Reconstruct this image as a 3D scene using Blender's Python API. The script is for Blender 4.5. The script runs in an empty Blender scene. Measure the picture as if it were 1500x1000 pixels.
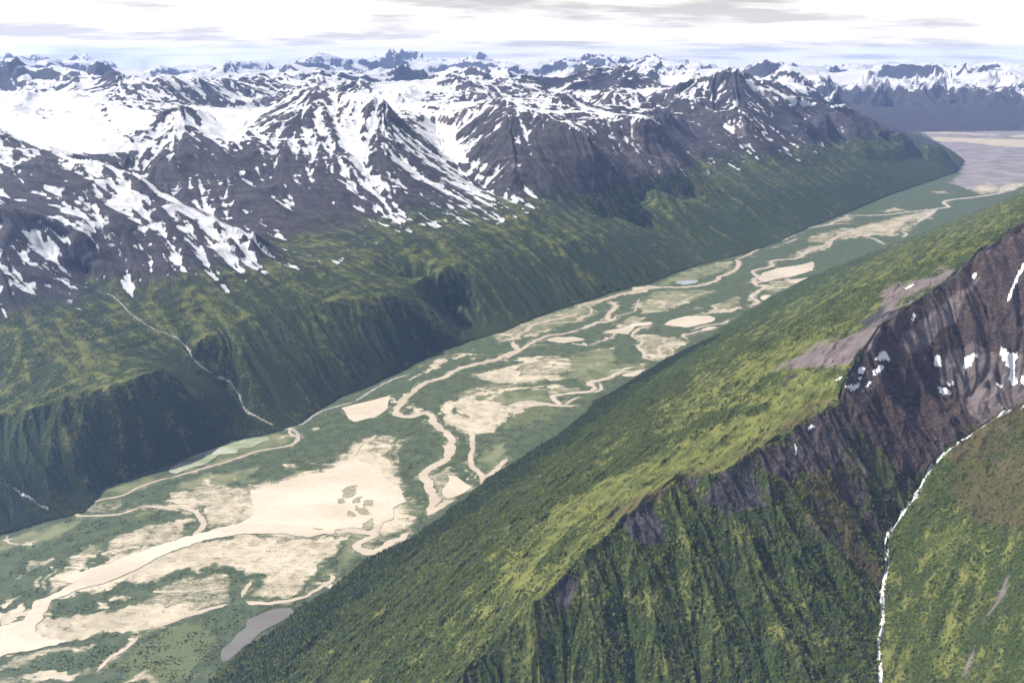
import bpy, math, random
import numpy as np
from mathutils import Vector, geometry

# ------------------------------------------------------------------ camera, sky, sun, exposure
Q = 1.0                       # mesh resolution factor
CAM_Z = 1500.0
PITCH = math.radians(17.58)   # downward
F = 1300.0                    # focal length in photo pixels (1500 wide)
sc = bpy.context.scene
col = sc.collection
cd = bpy.data.cameras.new('camera'); cam = bpy.data.objects.new('camera', cd); col.objects.link(cam)
cam.location = (0, 0, CAM_Z); cam.rotation_euler = (math.pi/2 - PITCH, 0, 0)
cd.sensor_width = 36.0; cd.lens = 36.0*F/1500.0
cd.clip_start = 1.0; cd.clip_end = 200000.0
sc.camera = cam
SUN_EL, SUN_AZ = math.radians(49), math.radians(-74)     # azimuth from +Y, negative = left
world = bpy.data.worlds.new('World'); sc.world = world; world.use_nodes = True
sd = Vector((math.sin(SUN_AZ)*math.cos(SUN_EL), math.cos(SUN_AZ)*math.cos(SUN_EL), math.sin(SUN_EL)))
ld = bpy.data.lights.new('sun', 'SUN'); lo = bpy.data.objects.new('sun', ld); col.objects.link(lo)
lo.rotation_euler = sd.to_track_quat('Z', 'Y').to_euler()
ld.energy = 5.0; ld.angle = math.radians(0.6); ld.color = (1.0, 0.94, 0.85)
sc.view_settings.view_transform = 'Standard'; sc.view_settings.look = 'None'
sc.view_settings.exposure = 0.56; sc.view_settings.gamma = 1.0
sc.view_settings.use_curve_mapping = False
sc.cycles.volume_bounces = 0; sc.cycles.max_bounces = 5; sc.cycles.diffuse_bounces = 3
sc.cycles.use_denoising = True
HAZE = 1.9e-5

def build_world():
    nt = world.node_tree; N = nt.nodes; L = nt.links; N.clear()
    out = N.new('ShaderNodeOutputWorld'); bg = N.new('ShaderNodeBackground')
    sky = N.new('ShaderNodeTexSky'); sky.sky_type = 'NISHITA'; sky.sun_disc = False
    sky.sun_elevation = SUN_EL; sky.sun_rotation = SUN_AZ
    sky.altitude = 1500
    bg.inputs['Strength'].default_value = 0.10
    tc = N.new('ShaderNodeTexCoord')
    sep = N.new('ShaderNodeSeparateXYZ'); L.new(tc.outputs['Generated'], sep.inputs[0])
    def m(op, a, b=None, c=None):
        n = N.new('ShaderNodeMath'); n.operation = op
        for i, v in enumerate((a, b, c)):
            if v is None: continue
            if isinstance(v, (int, float)): n.inputs[i].default_value = v
            else: L.new(v, n.inputs[i])
        return n.outputs[0]
    den = m('ADD', m('MAXIMUM', sep.outputs['Z'], 0.0), 0.10)
    u = m('DIVIDE', sep.outputs['X'], den); v = m('DIVIDE', sep.outputs['Y'], den)
    cmb = N.new('ShaderNodeCombineXYZ'); L.new(u, cmb.inputs[0]); L.new(v, cmb.inputs[1])
    def noise(scale, detail, rough, off=(0, 0, 0), sx=1.0):
        mp = N.new('ShaderNodeMapping'); mp.inputs['Location'].default_value = off; mp.inputs['Scale'].default_value = (sx, 1, 1)
        L.new(cmb.outputs[0], mp.inputs[0])
        n = N.new('ShaderNodeTexNoise'); n.inputs['Scale'].default_value = scale
        n.inputs['Detail'].default_value = detail; n.inputs['Roughness'].default_value = rough
        L.new(mp.outputs[0], n.inputs['Vector']); return n.outputs['Fac']
    n1 = noise(0.9, 7, 0.55, (3.1, 1.7, 0), 0.75)
    n2 = noise(1.9, 6, 0.6, (11.0, 4.0, 0), 0.5)
    d = m('ADD', m('MULTIPLY', n1, 0.75), m('MULTIPLY', n2, 0.25))
    r1 = N.new('ShaderNodeValToRGB'); L.new(d, r1.inputs[0])     # cloud brightness
    e = r1.color_ramp.elements
    e[0].position = 0.40; e[0].color = (8.0, 7.6, 7.0, 1)
    e[1].position = 0.575; e[1].color = (4.3, 4.0, 3.6, 1)
    k = r1.color_ramp.elements.new(0.50); k.color = (6.9, 6.5, 5.9, 1)
    glow = m('ADD', 1.0, m('MULTIPLY', m('MAXIMUM', m('SUBTRACT', 0.075, sep.outputs['Z']), 0.0), 11.0))
    dim = m('MAXIMUM', 0.42, m('SUBTRACT', 1.0, m('MULTIPLY', m('MAXIMUM', m('SUBTRACT', sep.outputs['Z'], 0.16), 0.0), 3.0)))
    glow = m('MULTIPLY', glow, dim)
    vm = N.new('ShaderNodeVectorMath'); vm.operation = 'SCALE'; L.new(r1.outputs[0], vm.inputs[0]); L.new(glow, vm.inputs['Scale'])
    mix = N.new('ShaderNodeMix'); mix.data_type = 'RGBA'; L.new(m('SUBTRACT', 1.0, m('MULTIPLY', m('MAXIMUM', m('SUBTRACT', sep.outputs['Z'], 0.16), 0.0), 0.9)), mix.inputs[0]); mix.clamp_factor = True
    L.new(sky.outputs[0], mix.inputs[6]); L.new(vm.outputs[0], mix.inputs[7])
    L.new(mix.outputs[2], bg.inputs['Color']); L.new(bg.outputs[0], out.inputs[0])
build_world()

# ------------------------------------------------------------------ photo pixel -> point in the place
CT, ST = math.cos(PITCH), math.sin(PITCH)
def ray(px, py):
    u = (px-750)/F; v = (500-py)/F
    return u, CT + v*ST, -ST + v*CT
def Pz(px, py, z):
    x, y, w = ray(px, py); t = (z-CAM_Z)/w
    return (x*t, y*t, z)
def Pd(px, py, d):
    x, y, w = ray(px, py); t = d/math.hypot(x, y)
    return (x*t, y*t, CAM_Z + w*t)
def fr(f, pts):
    x0, y0, s = f
    return [(x0+a/s, y0+b/s) for a, b in pts]

# ------------------------------------------------------------------ noise
def _h(ix, iy, seed):
    n = (ix.astype(np.int64)*374761393 + iy.astype(np.int64)*668265263 + seed*974711) & 0x7fffffff
    n = ((n ^ (n >> 13))*1274126177) & 0x7fffffff
    n = n ^ (n >> 16)
    return (n & 0xffff).astype(np.float32)/65535.0
def perlin(x, y, seed=0):
    x = np.asarray(x, np.float64); y = np.asarray(y, np.float64)
    ix = np.floor(x); iy = np.floor(y); fx = (x-ix).astype(np.float32); fy = (y-iy).astype(np.float32)
    ix = ix.astype(np.int64); iy = iy.astype(np.int64)
    ux = fx*fx*fx*(fx*(fx*6-15)+10); uy = fy*fy*fy*(fy*(fy*6-15)+10)
    def g(dx, dy):
        a = _h(ix+dx, iy+dy, seed)*6.2831853
        return np.cos(a)*(fx-dx) + np.sin(a)*(fy-dy)
    a = g(0, 0); b = g(1, 0); c = g(0, 1); d = g(1, 1)
    return ((a+(b-a)*ux) + ((c+(d-c)*ux)-(a+(b-a)*ux))*uy)*1.5
def fbm(x, y, seed=0, octs=4, gain=0.5, lac=2.03):
    s = 0; a = 1.0; t = 0
    for i in range(octs):
        s = s + a*perlin(x*lac**i + 17.3*i, y*lac**i - 9.1*i, seed+i); t += a; a *= gain
    return s/t
def ridged(x, y, seed=0, octs=5, gain=0.5, lac=2.07):
    s = 0; a = 1.0; t = 0; w = 1.0
    for i in range(octs):
        n = 1-np.abs(perlin(x*lac**i + 5.3*i, y*lac**i + 31.1*i, seed+i))*1.6
        n = np.clip(n, 0, 1)**2 * w
        s = s + a*n; t += a; a *= gain; w = np.clip(n*1.8, 0, 1)
    return s/t
def ss(a, b, x):
    t = np.clip((x-a)/(b-a), 0, 1); return t*t*(3-2*t)
def inpoly(x, y, poly):
    r = np.zeros(x.shape, bool)
    xs = [p[0] for p in poly]; ys = [p[1] for p in poly]
    idx = np.nonzero((x >= min(xs)) & (x <= max(xs)) & (y >= min(ys)) & (y <= max(ys)))[0]
    X = x[idx]; Y = y[idx]; c = np.zeros(X.shape, bool)
    for i in range(len(poly)):
        x1, y1 = poly[i-1][:2]; x2, y2 = poly[i][:2]
        if y1 == y2: continue
        k = ((y1 > Y) != (y2 > Y)) & (X < (x2-x1)*(Y-y1)/(y2-y1)+x1)
        c ^= k
    r[idx] = c
    return r
def dseg(x, y, pts, closed=False):
    best = np.full(x.shape, 1e18)
    n = len(pts); rng = range(n) if closed else range(n-1)
    for i in rng:
        ax, ay = pts[i][:2]; bx, by = pts[(i+1) % n][:2]
        dx, dy = bx-ax, by-ay; L2 = dx*dx+dy*dy+1e-9
        t = np.clip(((x-ax)*dx+(y-ay)*dy)/L2, 0, 1)
        best = np.minimum(best, (x-ax-t*dx)**2+(y-ay-t*dy)**2)
    return np.sqrt(best)
# ------------------------------------------------------------------ relief: crests, feet, valleys of the place
# entries: (region or None, [(px, py, kind, value) ...]); kind z = height, d = distance from the camera's foot
def ln(reg, kind, *pts):
    return (reg, [(p[0], p[1], kind, p[2]) for p in pts])
FL = [(0,785),(60,765),(128,748),(148,716),(240,684),(340,646),(400,634),(440,622),(500,581),(550,563),(633,520),(690,499),(720,492),
      (800,460),(893,430),(967,410),(1000,395),(1060,380),(1108,366),(1150,350),(1193,330),(1250,308),(1300,287),(1350,270),(1400,253),
      (1413,236),(1396,222),(1375,210),(1345,197)]
FR = [(325,978),(380,935),(430,900),(480,868),(535,820),(590,796),(645,758),(702,712),(745,682),(790,655),(835,625),(862,596),(940,548),
      (975,527),(1010,512),(1040,492),(1110,447),(1150,424),(1190,405),(1240,384),(1290,368),(1330,354),(1400,326),(1460,300),(1510,276)]
foot_l = [Pz(x, y, 0)[:2] for x, y in FL]
foot_r = [Pz(x, y, 0)[:2] for x, y in FR]
foot_l = [(-2900,-200),(-2500,1300)] + foot_l
foot_r = [(-1500,-600),(-1150,800),(-980,1250)] + foot_r
def ragged(p):
    out = []
    for a, b in zip(p[:-1], p[1:]):
        L = math.hypot(b[0]-a[0], b[1]-a[1]); R_ = math.hypot(*a); n = max(1, int(L/(R_*.02))) if R_ < 9000 else 1
        for k in range(n):
            x = a[0]+(b[0]-a[0])*k/n; y = a[1]+(b[1]-a[1])*k/n; j = 0 if k == 0 and n == 1 else 16+R_*.002
            out.append((x+float(perlin(np.array([x/90]), np.array([y/90]), 7)[0])*j, y+float(perlin(np.array([x/90+4]), np.array([y/90]), 8)[0])*j))
    return out+[p[-1]]
foot_l = ragged(foot_l); foot_r = ragged(foot_r)
foot_m7 = [Pz(x, y, 0)[:2] for x, y in [(1225,196),(1270,195),(1330,194),(1400,193),(1510,192),(1640,190)]]
back = [Pd(1325,190,21500)[:2], Pd(1270,190,21800)[:2]]
floor_poly = foot_l + back[:1] + foot_m7[1:] + [(26000,21000),(14000,14500)] + foot_r[::-1]
CTRL = [
 # near ridge on the right
 ln('near', 'd', (1500,325,3050),(1460,350,2950),(1427,373,2850),(1397,403,2750),(1345,440,2600),(1293,476,2450),(1247,536,2290),(1233,566,2210),(1232,592,2140),
    (1200,608,2080),(1167,626,2010),(1143,646,1950),(1100,664,1870),(1052,694,1800),(1010,698,1790),(980,706,1760),(924,752,1670),(876,792,1600),
    (832,836,1530),(800,868,1490),(760,908,1450),(700,965,1420)),
 ln('near', 'z', (700,965,428),(640,1040,380),(560,1150,310),(420,1300,230)),
 # stream in the side valley
 ln(None, 'z', (1640,560,740),(1560,575,680),(1500,599,632),(1452,620,610),(1388,664,572),(1356,700,545),(1336,736,520),(1308,776,492),(1297,796,480),(1298,836,462),(1292,872,447),
    (1292,916,430),(1286,952,418),(1290,1000,405),(1285,1100,375),(1250,1350,320),(1150,1700,260)),
 # foot of the gullied face below the crest
 ln(None, 'z', (760,1010,395),(930,1015,402),(1100,1015,405),(1200,1040,400)),
 ln(None, 'z', (600,1300,250),(930,1400,270),(1100,1500,270)),
 # slopes right of the stream
 ln('hill', 'z', (1500,660,672),(1510,800,700),(1515,1000,640)),
 ln('hill', 'z', (1680,620,860),(1700,800,850),(1700,1000,800),(1600,1400,700)),
 ln('hill', 'z', (1400,800,590),(1420,1000,520)),
 # right mountain above the scree basin
 ln('near', 'z', (1330,600,640),(1420,575,655),(1500,560,690)),
 # left benches
 ln('bencha', 'z', (-140,610,240),(0,610,250),(93,586,285),(150,572,300),(200,556,310),(245,540,295)),
 ln('bencha', 'z', (-150,400,620),(0,400,610),(80,405,560),(130,415,510)),
 ln(None, 'z', (-150,300,840),(0,305,830),(60,320,770),(100,340,690)),
 ln(None, 'z', (120,400,520),(157,430,462),(193,461,400),(227,483,350),(253,496,310),(283,526,240),(293,540,205),(333,563,120),(358,600,45),(400,626,4)),
 ln('benchb', 'z', (290,500,305),(330,478,318),(420,450,330),(500,440,325),(560,432,318),(590,436,290)),
 ln('benchb', 'z', (230,410,490),(330,400,480),(430,385,465),(500,376,450)),
 ln(None, 'z', (540,376,425),(580,398,315),(600,418,235),(630,438,150),(653,458,75),(680,483,10)),
 ln('benchc', 'z', (612,408,330),(650,392,320),(700,378,305),(760,366,292),(820,358,288),(870,345,285),(915,338,250),(950,343,190),(990,368,70)),
 ln(None, 'z', (870,318,330),(925,322,260),(960,340,170),(1000,366,60),(1028,383,2)),
 ln('benchd', 'z', (900,305,330),(960,292,300),(1020,290,270),(1046,306,205),(1090,328,95),(1112,345,20)),
 ln(None, 'z', (1060,285,280),(1100,306,180),(1128,336,40)),
 ln('benchd', 'z', (1110,278,285),(1200,262,255),(1270,247,240),(1330,232,215),(1380,222,150),(1400,228,60)),
 # first row of mountains
 ln('m1', 'd', (-150,190,6300),(-60,170,6200),(0,193,6200),(40,210,6050),(83,232,5900),(110,236,5750),(143,233,5700),(200,263,5500),(233,287,5350),(300,320,5120),(370,346,4930)),
 ln(None, 'z', (180,250,800),(230,280,690),(280,310,610),(330,332,550),(430,370,475)),
 ln('m2', 'd', (90,235,6900),(120,222,7000),(185,195,7200),(225,180,7300),(250,166,7350),(270,162,7400),(300,168,7450),(325,192,7500),(345,208,7500)),
 ln('m2', 'd', (270,162,7400),(262,200,7000),(255,235,6600)),
 ln('m3', 'd', (345,208,7600),(375,170,7900),(400,155,8000),(440,139,8000),(462,138,8000),(500,142,7900),(535,143,7750),(563,155,7600)),
 ln('m3', 'd', (563,155,7600),(563,200,7200),(567,247,6700),(560,300,6200),(545,335,5850)),
 ln('m3', 'd', (440,139,8000),(420,200,7200),(390,270,6400),(370,320,5800)),
 ln('m3', 'd', (500,142,7900),(490,200,7200),(470,270,6400)),
 ln('m3', 'd', (563,155,7600),(605,205,7700)),
 ln(None, 'z', (560,352,440),(650,347,420),(740,338,390),(800,330,372)),
 ln(None, 'z', (395,360,490),(440,352,480),(500,356,465)),
 ln('m3', 'd', (575,160,9200),(583,139,9300),(600,160,9100)),
 ln('snowcirque', 'd', (640,190,8300),(650,225,7600),(675,250,7200),(700,270,6900),(780,315,6350)),
 ln('m4', 'd', (625,160,8900),(650,175,8300),(690,165,8250),(738,147,8300),(780,165,8000),(830,185,7700),(860,197,7600),(870,240,7300),(880,290,7200)),
 ln('m4', 'd', (738,147,8300),(745,200,7500),(760,260,6900)),
 ln(None, 'd', (870,200,8500),(900,232,8100),(960,275,7900),(1000,292,7900)),
 ln('m5', 'd', (767,155,9400),(813,143,9600),(833,147,9500),(867,163,9300),(900,170,9100),(947,173,8800),(967,183,8900),(975,225,8700),(990,255,8500)),
 ln('m5', 'd', (860,152,10500),(900,143,10600),(950,150,10500),(985,175,10000)),
 ln(None, 'd', (985,200,9800),(1040,255,9000),(1075,277,8900)),
 ln('m6', 'd', (940,172,11500),(1000,130,12000),(1030,115,12100),(1075,107,12000),(1095,117,12200),(1130,130,12500),(1200,148,13000),(1240,170,13200),(1290,190,13600),(1340,203,14000),(1385,214,14300)),
 ln('m6', 'd', (1075,107,12000),(1085,150,11200),(1090,200,10400),(1110,248,9800)),
 ln('m6', 'd', (1075,107,12000),(1095,112,12600),(1150,128,13400)), ln('m6', 'd', (1040,112,12300),(1050,160,11300)),
 ln('m6', 'd', (1000,130,12000),(1010,180,10600),(1030,225,9500)),
 ln('m6', 'z', (1180,205,520),(1260,218,430),(1330,222,300)),
 # upper valley on the right
 ln('m7', 'd', (1150,126,24000),(1205,118,25000),(1240,130,25000),(1290,115,26000),(1335,128,26500),(1380,107,27000),(1405,126,27000),(1440,117,27000),(1465,111,27000),(1500,124,27000),(1600,112,27000)),
 ln('m7', 'd', (1290,115,26000),(1300,165,24600)), ln('m7', 'd', (1380,107,27000),(1390,150,25200)), ln('m7', 'd', (1205,118,25000),(1220,170,23200)),
 # glacier floors
 ln('glacierwest', 'z', (-100,215,870),(0,215,870),(100,216,870)),
 ln('glacierwest', 'z', (-100,178,930),(60,180,935),(140,185,935)),
 ln('glacierwest', 'z', (-100,140,1100),(0,139,1100),(140,138,1100)),
 ln('glaciermid', 'z', (310,185,900),(350,195,880)),
 ln('glaciermid', 'z', (300,166,945),(360,162,950),(410,158,950)),
 ln('far', 'z', (480,150,985),(550,165,950),(600,170,930)),
 ln('far', 'z', (700,140,1000),(850,138,980),(880,135,980)),
 # second row
 ln('b1', 'd', (105,142,10800),(140,125,11300),(175,103,11500),(215,107,11600),(240,108,11600),(270,122,11500),(300,128,11300),(330,122,11800),(380,111,13000),(430,131,12800),(480,140,12500)),
 ln('b1', 'd', (240,108,11600),(232,140,10400),(228,165,9400)), ln('b1', 'd', (175,103,11500),(160,150,10000),(180,182,8700)),
 ln('far', 'd', (490,135,12300),(525,111,12500),(560,140,12000)),
 ln('b3', 'd', (610,150,11500),(640,130,12300),(672,115,13000),(700,124,13300),(725,109,13500),(760,125,13200),(800,138,12900),(840,152,12300)),
 ln('b3', 'd', (672,115,13000),(690,150,11400)), ln('b3', 'd', (725,109,13500),(750,145,11900)),
 ln('b4', 'd', (885,142,14200),(920,115,15500),(933,99,15800),(960,108,15800),(1005,122,15500)),
 ln('b4', 'd', (933,99,15800),(945,135,13900)),
]
RW = [  # points given straight in the place (x, y, z)
 ('near', [(1560,2620,1047),(2300,3400,1120),(3500,4700,1150),(6500,8300,1180),(10000,12800,1150),(14000,16500,1100)]),
 ('near', [(-650,300,120),(0,-300,250)]),
 ('hill', [(900,600,650),(1500,1200,860),(2600,2300,1000)]),
]
A0, A1 = math.radians(-46), math.radians(46); LR0, LR1 = math.log(750.0), math.log(60000.0)
def solve_relief():
    """smooth surface through all the lines (solved in angle / log distance, where detail is even)"""
    NA = 560; da = (A1-A0)/NA; NR = int((LR1-LR0)/da)
    val = np.zeros((NR, NA)); cnt = np.zeros((NR, NA))
    def put(x, y, z):
        a = math.atan2(x, y); r = math.log(max(math.hypot(x, y), 1))
        i = (r-LR0)/da; j = (a-A0)/da
        i, j = int(i), int(j)
        if 0 <= i < NR and 0 <= j < NA: val[i, j] += z; cnt[i, j] += 1
    lines = []
    for reg, pts in CTRL:
        w = [Pz(p[0], p[1], p[3]) if p[2] == 'z' else Pd(p[0], p[1], p[3]) for p in pts]
        up = {'m1': 15, 'm2': 35, 'm3': 45, 'm4': 40, 'm5': 35}.get(reg, 0)
        lines.append((reg, [(p[0], p[1], p[2]+up) for p in w]))
    lines += RW
    for reg, w in lines:
        for p, q in zip(w[:-1], w[1:]):
            a1, a2 = math.atan2(p[0], p[1]), math.atan2(q[0], q[1]); r1, r2 = math.log(math.hypot(*p[:2])), math.log(math.hypot(*q[:2]))
            n = max(2, int(max(abs(a1-a2), abs(r1-r2))/da*1.5)+2)
            for t in np.linspace(0, 1, n):
                put(*[p[k]+(q[k]-p[k])*t for k in range(3)])
    R, A = np.meshgrid(np.exp(LR0+(np.arange(NR)+.5)*da), A0+(np.arange(NA)+.5)*da, indexing='ij')
    X = R*np.sin(A); Y = R*np.cos(A)
    fl = inpoly(X.ravel(), Y.ravel(), floor_poly).reshape(X.shape)
    val[fl] = 0; cnt[fl] = 1
    for (xs, d, z) in [(np.arange(-500, 1150, 40), 19000, 960), (np.arange(-500, 2000, 40), 34000, 960), (np.arange(-500, 2000, 40), 60000, 900), (np.arange(1020, 1260, 30), 18000, 900)]:
        for px in xs:
            p = Pd(px, 100, min(d, 56000)); put(p[0], p[1], z)
    m = cnt > 0; val[m] /= cnt[m]
    val[-2:] = 800; m[-2:] = True
    def down(v, k):
        H, W = v.shape; H2, W2 = (H+1)//2, (W+1)//2
        vp = np.zeros((H2*2, W2*2)); kp = np.zeros((H2*2, W2*2)); vp[:H, :W] = v*k; kp[:H, :W] = k
        s = vp.reshape(H2, 2, W2, 2).sum((1, 3)); c = kp.reshape(H2, 2, W2, 2).sum((1, 3))
        return np.where(c > 0, s/np.maximum(c, 1), 0), (c > 0).astype(float)
    pyr = [(val, m.astype(float))]
    while min(pyr[-1][0].shape) > 12: pyr.append(down(*pyr[-1]))
    u = np.full(pyr[-1][0].shape, 600.0)
    for lv in range(len(pyr)-1, -1, -1):
        v, k = pyr[lv]; kb = k > 0
        if u.shape != v.shape:
            u = np.repeat(np.repeat(u, 2, 0), 2, 1)[:v.shape[0], :v.shape[1]]
        u[kb] = v[kb]
        for it in range(60 if lv else 90):
            p = np.pad(u, 1, mode='edge')
            u = (p[:-2, 1:-1]+p[2:, 1:-1]+p[1:-1, :-2]+p[1:-1, 2:])*0.25
            u[kb] = v[kb]
    for it in range(3):     # take the knife edge off
        p = np.pad(u, 1, mode='edge')
        u = u*0.5+(p[:-2, 1:-1]+p[2:, 1:-1]+p[1:-1, :-2]+p[1:-1, 2:])*0.125
    gr, ga = np.gradient(u, da)
    return u, gr, ga, da, lines
def sample(g, R, A, da):
    i = (np.log(R)-LR0)/da-.5; j = (A-A0)/da-.5
    i = np.clip(i, 0, g.shape[0]-1.001); j = np.clip(j, 0, g.shape[1]-1.001)
    i0 = i.astype(int); j0 = j.astype(int); a = i-i0; b = j-j0
    return (g[i0, j0]*(1-a)*(1-b)+g[i0+1, j0]*a*(1-b)+g[i0, j0+1]*(1-a)*b+g[i0+1, j0+1]*a*b)

def gullies(X, Y, gx, gy, lams, amp, res):
    """branching channels running down the slope; returns height change and channel depth (-1..1)"""
    H = np.zeros(X.shape, np.float32); G = np.zeros(X.shape, np.float32); wt = 0
    gx = gx.astype(np.float32).copy(); gy = gy.astype(np.float32).copy()
    base = np.hypot(gx, gy)+1e-6
    for o, (lam, a, ga_) in enumerate(lams):
        x = X/(lam*2.5)+o*13.7; y = Y/(lam*2.5)-o*7.1
        ix = np.floor(x); iy = np.floor(y)
        s = np.hypot(gx, gy)+1e-6; dx = -gy/s; dy = gx/s         # across the slope
        c_ = np.zeros(X.shape, np.float32); s_ = np.zeros(X.shape, np.float32); w_ = np.zeros(X.shape, np.float32)+1e-4
        for i in (-1, 0, 1):
            for j in (-1, 0, 1):
                cx = ix+i; cy = iy+j
                qx = (x-cx-0.15-0.7*_h(cx, cy, 11+o)).astype(np.float32); qy = (y-cy-0.15-0.7*_h(cx, cy, 47+o)).astype(np.float32)
                w = np.exp(-2.2*(qx*qx+qy*qy)); ph = (qx*dx+qy*dy)*(6.2832*2.5)+6.28*_h(cx, cy, 91+o)*0.5
                c_ += w*np.cos(ph); s_ += w*np.sin(ph); w_ += w
        c_ /= w_; s_ /= w_
        mg = np.sqrt(c_*c_+s_*s_); tri = mg*(1-2*np.abs(np.arctan2(s_, c_))/3.14159)*1.15
        fade = ss(1.5, 3.0, lam/res)
        k = a*lam*fade
        H += k*tri*np.minimum(base*1.6, 1.0)*amp
        G += ga_*tri*fade; wt += ga_
        k2 = a*6.2832*1.0*fade*amp
        gx += -s_*dx*k2*base; gy += -s_*dy*k2*base
    return H, G/wt
# ------------------------------------------------------------------ the ground as one fine sheet
SKY = [(-200,98),(0,98),(40,84),(75,78),(110,84),(180,84),(230,94),(300,94),(350,96),(420,92),(440,86),(490,81),(545,81),(620,79),(665,86),(708,79),(760,94),(800,84),(825,78),
       (870,82),(920,82),(945,84),(1000,92),(1040,94),(1085,97),(1120,90),(1200,95),(1270,92),(1340,97),(1400,91),(1500,96),(1700,94)]
def build_ground():
    base, gr, ga, da, lines = solve_relief()
    NA = int(1400*Q); th = np.linspace(math.radians(-40), math.radians(40), NA)
    lr = [math.log(820.0)]
    while lr[-1] < math.log(52000):
        r = math.exp(lr[-1]); lr.append(lr[-1]+(0.0022 if r < 15000 else 0.0042)/Q)
    r1 = np.exp(np.array(lr)); NR = len(r1)
    R, A = np.meshgrid(r1, th, indexing='ij'); X = R*np.sin(A); Y = R*np.cos(A)
    res = (R*0.0022/Q*np.where(R < 15000, 1, 1.9)).astype(np.float32)
    # wobble the smooth relief a little so no crest is a ruled line
    wob = ss(2500, 9000, R)
    wx = fbm(X/700, Y/700, 5, 3)*(10+25*wob); wy = fbm(X/700+50, Y/700, 6, 3)*(10+25*wob)
    fl_d = dseg(X.ravel()[::1], Y.ravel()[::1], floor_poly, True) if False else None
    hb0 = sample(base, R, A, da)
    k = ss(15, 160, hb0)
    X2, Y2 = X+wx*k, Y+wy*k; R2, A2 = np.hypot(X2, Y2), np.arctan2(X2, Y2)
    h = sample(base, R2, A2, da)
    hr = sample(gr, R2, A2, da)/R2; ha = sample(ga, R2, A2, da)/R2
    gx = hr*np.sin(A)+ha*np.cos(A); gy = hr*np.cos(A)-ha*np.sin(A)
    # which side of the valley
    right = inpoly(X.ravel(), Y.ravel(), foot_r+[(14000,14500),(60000,40000),(60000,-9000),(-900,-9000)]).reshape(X.shape)
    flat = inpoly(X.ravel(), Y.ravel(), floor_poly).reshape(X.shape)
    land = ss(0, 45, h)*(~flat)
    left = (~right).astype(float)
    mount = left*ss(330, 620, h+60*fbm(X/500, Y/500, 3, 3))
    far = left*ss(11500, 14500, R-9000*ss(math.radians(16), math.radians(24), A)*(R < 60000)-2500*ss(math.radians(8), math.radians(16), A))
    wall = left*land*(1-ss(250, 420, h))
    near = right*1.0*land
    # far ranges
    px = 750+F*np.tan(A)*(CT*1.0)
    sky = np.interp(px, [p[0] for p in SKY], [p[1] for p in SKY])
    v = (500-sky)/F; tan = (ST-v*CT)/np.hypot(np.tan(A)*CT, CT+v*ST)
    ztop = CAM_Z - R*tan
    wxx = X+fbm(X/4000, Y/4000, 21, 3)*1500; wyy = Y+fbm(X/4000+9, Y/4000, 22, 3)*1500
    Rg = ridged(wxx/4300, wyy/4300, 31, 7 if Q > .7 else 6, 0.5)
    Rb = ridged(wxx/6400, wyy/6400, 35, 7, 0.5)*1.32; fb = ss(17000, 26000, R)*.7; Rg = Rg*(1-fb)+Rb*fb
    Rg = np.clip(Rg*1.32-.13, 0, 1.2)
    big = ss(-.35, .35, fbm(X/9000, Y/9000, 41, 2)); ceil_ = 0.62+0.38*big
    ceil_ = np.where(R > 30000, 0.92+.08*big, ceil_)
    plate = 900-180*ss(15000, 22000, R)+40*fbm(X/3000, Y/3000, 51, 2)
    hf = plate+np.maximum(ztop-plate, 60)*Rg*ceil_*1.06
    fade = 1-ss(46000, 51000, R)
    valley2 = inpoly(X.ravel(), Y.ravel(), [back[0], (9000, 21500), (16000, 30000), (60000, 40000), (60000, 9000), (12000, 9000)]).reshape(X.shape)
    m7 = ss(math.radians(16.5), math.radians(20), A)*(1-ss(28000, 30500, R))
    hfar = hf*fade+800*(1-fade)
    hsm = h.copy()
    fw = far*(1-m7)
    h = np.where(fw > 0, np.maximum(h*(1-.3*ss(.5, 1, fw)), h*(1-fw)+np.maximum(hfar, 850)*fw), h)
    rough = mount*(1-far*.5)*(1-ss(.0, .09, .09-np.hypot(gx, gy)))
    h = h + rough*(ridged(X/1300, Y/1300, 61, 6)-.38)*(22+150*ss(8700, 11000, R)) + rough*(ridged(X/380, Y/380, 66, 5)-.38)*28
    # gullies
    steep = np.hypot(gx, gy)
    amp = land*ss(0.03, .2, steep)
    nearface = near*1.0
    vside = near*0.0
    f4 = lambda v: np.asarray(v, np.float32)
    row1 = mount*(R < 15000); dist = mount*ss(9000, 13000, R)
    lam = [(1500, f4(mount*(.05*ss(9000, 14000, R)+.32*m7*(R > 15000))), .25), (620, f4(.035*row1+.07*dist+.22*m7*mount), .5), (280, f4(.06*mount+0.04*wall), .9),
           (125, f4(.09*mount+0.12*wall+.09*near), 1.0), (58, f4(.09*mount+.12*wall+.12*near), .8),
           (27, f4(.08*mount+.08*wall+.08*near), .5), (13, f4(.06+.0*near), .3)]
    # the side of the near ridge that looks at the valley is smooth, the side over the stream is deeply cut
    side = gx*(-.84)+gy*.54            # rises towards the valley: the cut face over the stream
    cut = near*ss(-.12, .12, side)
    smooth_side = near*(1-ss(-.25, .0, side))
    ampn = amp*(1-near)+amp*near*(0.22+1.15*cut)
    dH, G = gullies(X, Y, gx, gy, lam, ampn.astype(np.float32), res)
    h = h + dH*(1-.6*fw)
    # drawn-out terraces along the valley
    a = X*.54+Y*.84; b = -X*.84+Y*.54
    bench = left*land*(1-mount)*(1-ss(.35, .6, steep))
    h += bench*(fbm(a/420, b/60, 71, 4)*11+fbm(a/120, b/22, 75, 3)*3.5)*ss(60, 200, h)
    h += smooth_side*(fbm(a/330, b/70, 81, 5)*20+ridged(a/210, b/46, 83, 5)*10)
    h += cut*(ridged(X/90, Y/90, 85, 5)*11-4)
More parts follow.
